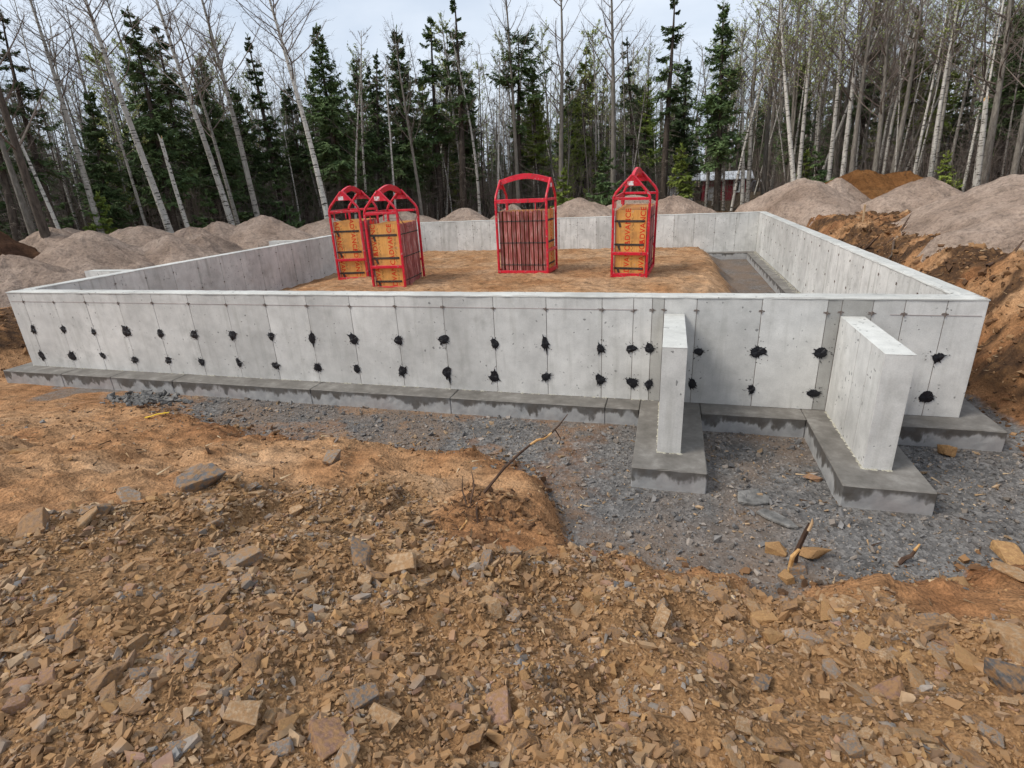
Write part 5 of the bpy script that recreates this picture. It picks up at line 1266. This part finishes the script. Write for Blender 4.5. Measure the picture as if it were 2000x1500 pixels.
# far wood and brush: one mass each
def far_wood():
    rg = np.random.default_rng(5); parts = []; green = []
    m = 1500; a = np.radians(rg.uniform(-62, 64, m)) - 0.287; r = rg.uniform(52, 82, m)
    P = np.stack([CAM.x + r * np.sin(a), CAM.y + r * np.cos(a), np.full(m, 0.2)], -1)
    H = rg.uniform(6.5, 12, m); D = unit(np.stack([rg.normal(0, .05, m), rg.normal(0, .05, m), np.ones(m)], -1))
    parts.append(spikes(P, D, H, rg.uniform(0.05, 0.14, m), 4))
    for _ in range(14):
        f_ = rg.uniform(0.15, 0.95, m); q = P + D * (H * f_)[:, None]; az = rg.uniform(0, 6.28, m)
        d = unit(np.stack([np.cos(az), np.sin(az), rg.uniform(-.2, 1.1, m)], -1)); l = rg.uniform(0.6, 2.2, m)
        parts.append(spikes(q, d, l, np.full(m, 0.02)))
        parts.append(spikes(q + d * (l * .5)[:, None], unit(d + rg.normal(0, .6, (m, 3))), l * .5, np.full(m, 0.014)))
    m2 = 420; a = np.radians(rg.uniform(-62, 64, m2)) - 0.287; r = rg.uniform(50, 80, m2)
    for _ in range(95):
        f_ = rg.uniform(0.0, 1, m2); hh = 7.0; az = rg.uniform(0, 6.28, m2); w = 1.7 * (1 - f_) + 0.1
        p = np.stack([CAM.x + r * np.sin(a), CAM.y + r * np.cos(a), 0.3 + hh * f_], -1)
        d = np.stack([np.cos(az), np.sin(az), rg.normal(-.25, .15, m2)], -1)
        green.append(diamonds(p + d * (w * .3)[:, None], unit(d), unit(rg.normal(0, .4, (m2, 3)) + np.array([0, 0, 1.0])), w * .8, 0.25 + 0.3 * w))
    V, F = join(parts); o = link('far_wood', npmesh('far_wood', V, F, MAT['deadwood'])); tag(o, 'distant mass of bare trunks closing the wood', 'wood', kind='stuff')
    V, F = join(green); o = link('far_evergreens', npmesh('far_evergreens', V, F, MAT['needle'])); tag(o, 'distant mass of dark evergreens closing the wood', 'wood', kind='stuff')
    # brush at the forest edge
    m = 15000; aa = rg.uniform(-56, 58, m); er = np.interp(aa, [e[0] for e in EDGE], [e[1] for e in EDGE]); r = er + rg.uniform(-1.2, 16, m); a = np.radians(aa) - 0.287
    kk = ~((aa > 16) & (aa < 25) & (r < 42)) | (rg.random(m) < 0.12); r, a = r[kk], a[kk]; m = len(r)
    x = CAM.x + r * np.sin(a); y = CAM.y + r * np.cos(a); P = np.stack([x, y, terrain(x, y)[0] - 0.02], -1)
    D = unit(np.stack([rg.normal(0, .28, m), rg.normal(0, .28, m), np.ones(m)], -1)); L = rg.uniform(0.5, 3.4, m)
    pr = [spikes(P, D, L, rg.uniform(0.006, 0.013, m))]
    for f_ in (0.35, 0.55, 0.75):
        pr.append(spikes(P + D * (L * f_)[:, None], unit(D + rg.normal(0, .6, (m, 3))), L * rg.uniform(.25, .5, m), np.full(m, 0.006)))
    V, F = join(pr); o = link('forest_brush', npmesh('forest_brush', V, F, MAT['twig'])); tag(o, 'tangled bare brush along the foot of the trees', 'brush', kind='stuff')
far_wood()

# ------------------------------------------------------------------ sheds and vehicle behind the trees
def shed():
    t = empty('shed', (11.55, 36.3, 0.28)); tag(t, 'small dark red shed with a pale roof behind the trees', 'shed')
    MB().box((0, 0, 0), (3.0, 2.6, 1.62)).build('wall', MAT['barn'], t)
    MB().prism([(-0.25, 1.56), (2.85, 1.56), (2.85, 1.62), (1.3, 2.1), (-0.25, 1.62)], 0, -0.2, 3.2).build('roof', MAT['roof'], t)
    w = MB().box((1.95, -0.05, 0.72), (2.40, -0.004, 1.46)).build('window', MAT['white'], t)
    MB().box((2.05, -0.058, 0.82), (2.30, -0.052, 1.36)).build('pane', MAT['glass'], w)
    d = MB().box((0.15, -0.03, 0.02), (0.95, -0.003, 1.1)).build('door', MAT['boards'], t)
    g = empty('shed', (9.2, 37.2, 0.3)); tag(g, 'pale grey board hut behind the small fir, left of the red shed', 'shed')
    for k in range(8): MB().box((k * 0.22, 0, 0), (k * 0.22 + 0.205, 0.03, 1.6)).build('board', MAT['white' if k % 3 == 0 else 'boards'], g)
    MB().box((0, 0.031, 0), (1.76, 2.0, 1.58)).build('wall', MAT['boards'], g)
    MB().prism([(-0.3, 1.60), (2.3, 1.60), (2.3, 1.66), (-0.3, 2.05)], 0, -0.35, 2.1).build('roof', MAT['roof'], g)
    c = empty('parked_van', (14.75, 37.0, 0.25)); tag(c, 'white vehicle partly hidden by birch trunks right of the red shed', 'van')
    MB().prism([(0, 0.28), (3.6, 0.28), (3.6, 0.80), (3.2, 0.92), (2.5, 0.95), (2.0, 1.45), (0.25, 1.45), (0, 0.95)], 1, 0, 1.6).build('body', MAT['white'], c, 0.03)
    MB().prism([(0.35, 0.97), (2.3, 0.97), (1.92, 1.36), (0.4, 1.36)], 1, -0.006, 0.0).build('window', MAT['glass'], c)
    for x in (0.75, 2.85):
        w = MB().tube([(x, -0.03, 0.3), (x, 0.2, 0.3)], 0.3, 16).build('wheel', MAT['rubber'], c)
        MB().prism([(x + 0.27 * math.cos(q * math.pi / 8), 0.3 + 0.27 * math.sin(q * math.pi / 8)) for q in range(16)], 1, -0.035, -0.031).build('rim', MAT['boards'], w)
shed()

# ------------------------------------------------------------------ roots, sticks and other small things
def stick(name, pts, radii, label, cat, mat='rootwood', extra=(), n=7):
    t = empty(name, pts[0]); tag(t, label, cat); o = Vector(pts[0])
    MB().tube([Vector(p) - o for p in pts], radii, n).build('stem', MAT[mat], t)
    for nm, pp, rr, mt in extra: MB().tube([Vector(p) - o for p in pp], rr, n).build(nm, MAT[mt], t)
    return t
g0 = gz(8.2, -2.6)
stick('broken_root', [(8.16, -2.63, g0 - 0.05), (8.25, -2.53, g0 + 0.02), (8.397, -2.396, 0.372), (8.48, -2.30, 0.44), (8.569, -2.21, 0.50), (8.69, -2.131, 0.545), (8.75, -2.07, 0.60), (8.80, -2.00, 0.66)],
      [0.015, 0.012, 0.010, 0.0095, 0.0085, 0.0075, 0.006, 0.003], 'long broken root sticking out of the dirt clump towards the wall', 'root', extra=[
      ('peeled_patch', [(8.555, -2.225, 0.492), (8.60, -2.19, 0.515), (8.65, -2.16, 0.522), (8.70, -2.125, 0.552)], [0.0088, 0.0102, 0.010, 0.0080], 'peeled'),
      ('rootlet', [(8.19, -2.6, g0), (8.20, -2.52, g0 + 0.10), (8.17, -2.47, g0 + 0.19)], [0.008, 0.006, 0.003], 'rootwood'),
      ('rootlet', [(8.17, -2.62, g0), (8.12, -2.56, g0 + 0.08), (8.11, -2.50, g0 + 0.16)], [0.007, 0.005, 0.002], 'rootwood'),
      ('rootlet', [(8.24, -2.60, g0), (8.28, -2.72, g0 + 0.0), (8.33, -2.82, g0 - 0.08)], [0.008, 0.007, 0.003], 'rootwood'),
      ('rootlet', [(8.19, -2.64, g0), (8.23, -2.80, g0 - 0.02), (8.20, -2.95, g0 - 0.03)], [0.008, 0.006, 0.003], 'peeled'),
      ('twig', [(8.72, -2.10, 0.57), (8.76, -2.10, 0.50), (8.755, -2.12, 0.46)], [0.005, 0.004, 0.002], 'rootwood')])
fr = np.random.default_rng(8)
mb = MB()
for k in range(60):
    a = fr.uniform(0, 6.28); x, y = 8.22 + 0.22 * fr.normal() * 0.6, -2.72 + 0.13 * fr.normal(); z = gz(x, y); l = fr.uniform(0.05, 0.16)
    mb.tube([(x, y, z - 0.01), (x + l * .5 * math.cos(a), y + l * .5 * math.sin(a) - .02, z + 0.03 * fr.random()), (x + l * math.cos(a), y + l * math.sin(a) - .05, z - 0.02)], [0.003, 0.0025, 0.001], 4)
rt = mb.build('fine_rootlets', MAT['rootwood']); tag(rt, 'mat of fine rootlets below the broken root', 'rootlets', kind='stuff')
stick('root_stub', [(10.40, -2.36, -0.24), (10.395, -2.36, -0.10), (10.41, -2.37, 0.0), (10.43, -2.375, 0.10), (10.44, -2.38, 0.17)], [0.018, 0.019, 0.016, 0.016, 0.008], 'short splintered root stub standing between two ochre boulders', 'root', extra=[
      ('splinter', [(10.44, -2.385, 0.12), (10.452, -2.39, 0.18), (10.45, -2.39, 0.215)], [0.013, 0.009, 0.003], 'lumber'), ('peeled_root', [(10.36, -2.40, -0.22), (10.365, -2.41, -0.08), (10.40, -2.405, -0.02)], [0.014, 0.015, 0.010], 'peeled')])
stick('root_stub', [(11.05, -2.20, -0.22), (11.10, -2.16, -0.17), (11.15, -2.14, -0.15), (11.18, -2.13, -0.08)], [0.014, 0.016, 0.013, 0.006], 'small dark root stub on the gravel near the right edge', 'root', extra=[('tip', [(11.16, -2.137, -0.11), (11.185, -2.13, -0.06)], [0.010, 0.006], 'peeled')])
zz = gz(10.6, -3.05)
stick('wood_peg', [(10.60, -3.05, zz - 0.05), (10.605, -3.05, zz + 0.02), (10.612, -3.052, zz + 0.085)], [0.011, 0.012, 0.008], 'pale peeled wood peg upright in the right rubble', 'peg', 'lumber')
st = empty('survey_stake', (14.17, 10.39, gz(14.17, 10.39))); tag(st, 'thin pale wooden stake before the sand piles at right', 'stake'); st.rotation_euler = (0.0, -0.05, 0.2)
MB().box((-0.022, -0.012, -0.15), (0.022, 0.012, 0.50)).build('shaft', MAT['lumber'], st, 0.003)
BR = [((13.3, 8.1), (13.55, 7.1), 0.40, 0.03, 'dark fallen branch lying across the rubble below the stake'), ((13.6, 7.2), (14.3, 7.9), 0.34, 0.026, 'dark branch rising to the right on the rubble beside the sand'),
      ((13.75, 6.9), (13.25, 5.9), 0.22, 0.022, 'short bent branch in the middle of the right rubble'), ((13.9, 3.7), (14.5, 4.2), 0.30, 0.026, 'forked branch at the right edge before the low sand spill'), ((14.0, 3.4), (15.2, 3.9), 0.16, 0.018, 'thin branch lying flat at the right edge')]
for (a, b_, h, r, lab) in BR:
    za, zb = gz(*a), gz(*b_); mx = ((a[0] + b_[0]) / 2 + 0.08, (a[1] + b_[1]) / 2 - 0.05)
    stick('fallen_branch', [(a[0], a[1], za + 0.02), (mx[0], mx[1], (za + zb) / 2 + h * 0.6), (b_[0], b_[1], zb + h)], [r, r * 0.8, r * 0.35], lab, 'branch', extra=[('side_twig', [(mx[0], mx[1], (za + zb) / 2 + h * .58), (mx[0] + 0.15, mx[1] + 0.1, (za + zb) / 2 + h * .58 + 0.2)], [r * .45, r * .15], 'rootwood')])
# broken concrete flakes on the gravel
def flake(x, y, poly, th, label, tilt):
    n = len(poly); o = link('concrete_flake', MB().prism(poly, 2, 0, th).mesh('concrete_flake', MAT['footing_dry'], 0.006)); o.location = (x, y, gz(x, y) + 0.004); o.rotation_euler = tilt; tag(o, label, 'concrete')
m, nt, b = new_mat('dry_mortar', 0.95); nt.links.new(ramp(nt, noise(nt, pos(nt), 14, 5), [(0.3, (0.10, 0.096, 0.09)), (0.7, (0.24, 0.23, 0.215))]), b.inputs['Base Color']); bump(nt, b, noise(nt, pos(nt), 30, 4), 1.0, 0.02); MAT['footing_dry'] = m
flake(10.24, -1.55, [(-0.14, -0.06), (-0.02, -0.10), (0.10, -0.07), (0.14, 0.02), (0.08, 0.06), (0.09, 0.13), (-0.02, 0.10), (-0.10, 0.08)], 0.03, 'jagged grey mortar flake on the gravel between the wing footings', (0.06, 0.03, 0.2))
flake(10.36, -1.80, [(-0.13, 0.01), (-0.05, -0.05), (0.10, -0.10), (0.17, -0.08), (0.12, -0.01), (0.02, 0.06), (-0.08, 0.08)], 0.026, 'narrow grey mortar flake in front of the jagged one', (-0.05, 0.05, -0.2))
# spilled mortar heap by the footing at left
ch = link('mortar_heap', stones_to_mesh('mortar_heap', 2.75 + 0.26 * rng.normal(size=170), -0.55 + 0.12 * rng.normal(size=170), rng.uniform(0.03, 0.12, 170), MAT['footing_dry'], small_protos, 0.25, 0.4))
tag(ch, 'grey heap of spilled mortar against the footing at left', 'mortar', kind='stuff')
# yellow strap
zs = gz(3.85, -1.35)
P = [(3.74, -1.36, zs + 0.01), (3.80, -1.34, zs + 0.02), (3.86, -1.30, zs + 0.035), (3.92, -1.24, zs + 0.03), (3.93, -1.20, zs + 0.02)]
mb = MB(); V = []
for p in P: V += [(p[0] - 0.008, p[1] + 0.012, p[2]), (p[0] + 0.008, p[1] - 0.012, p[2]), (p[0] + 0.008, p[1] - 0.012, p[2] + 0.006), (p[0] - 0.008, p[1] + 0.012, p[2] + 0.006)]
F = [(0, 1, 2, 3), (16, 19, 18, 17)]
for i in range(4):
    for q in range(4): F.append((4 * i + q, 4 * i + 4 + q, 4 * i + 4 + (q + 1) % 4, 4 * i + (q + 1) % 4))
mb.add(V, F); tag(mb.build('plastic_strap', MAT['strap']), 'curled yellow plastic strap on the dirt near the footing', 'strap')
# wood chips, bark and straw on the soil
def litter():
    rg = np.random.default_rng(77); n = 2400
    x = np.r_[rg.uniform(12.7, 17, n), rg.uniform(1.5, 9, n // 2), rg.uniform(-3, -0.4, n // 4)]; y = np.r_[rg.uniform(-1.5, 11, n), rg.uniform(-4, -0.9, n // 2), rg.uniform(-2, 3, n // 4)]
    x = np.r_[x, rg.uniform(8.5, 12.5, 500), rg.uniform(0.5, 10.8, 900)]; y = np.r_[y, rg.uniform(-4.6, -0.6, 500), rg.uniform(0.5, 12.4, 900)]
    bad = ((y > -0.3) & (y < 0.5) & (x > -0.3) & (x < 12.6)); x, y = x[~bad], y[~bad]
    z = terrain(x, y)[0]; m = len(x); a = rg.uniform(0, 6.28, m); l = 0.02 + 0.10 * rg.random(m) ** 3
    D = unit(np.stack([np.cos(a), np.sin(a), rg.normal(0, .18, m)], -1))
    V, F = spikes(np.stack([x, y, z + 0.006], -1), D, l, rg.uniform(0.0025, 0.006, m) + 0.04 * l)
    o = link('wood_litter', npmesh('wood_litter', V, F, MAT['litter'])); tag(o, 'scattered wood splinters and straw on the bare soil', 'litter', kind='stuff')
m, nt, b = new_mat('litter_wood', 0.9); nt.links.new(ramp(nt, nt.nodes.new('ShaderNodeNewGeometry').outputs['Random Per Island'], [(0.0, (0.05, 0.03, 0.02)), (0.45, (0.16, 0.10, 0.055)), (0.8, (0.36, 0.24, 0.13)), (1.0, (0.52, 0.40, 0.26))]), b.inputs['Base Color']); MAT['litter'] = m
litter()
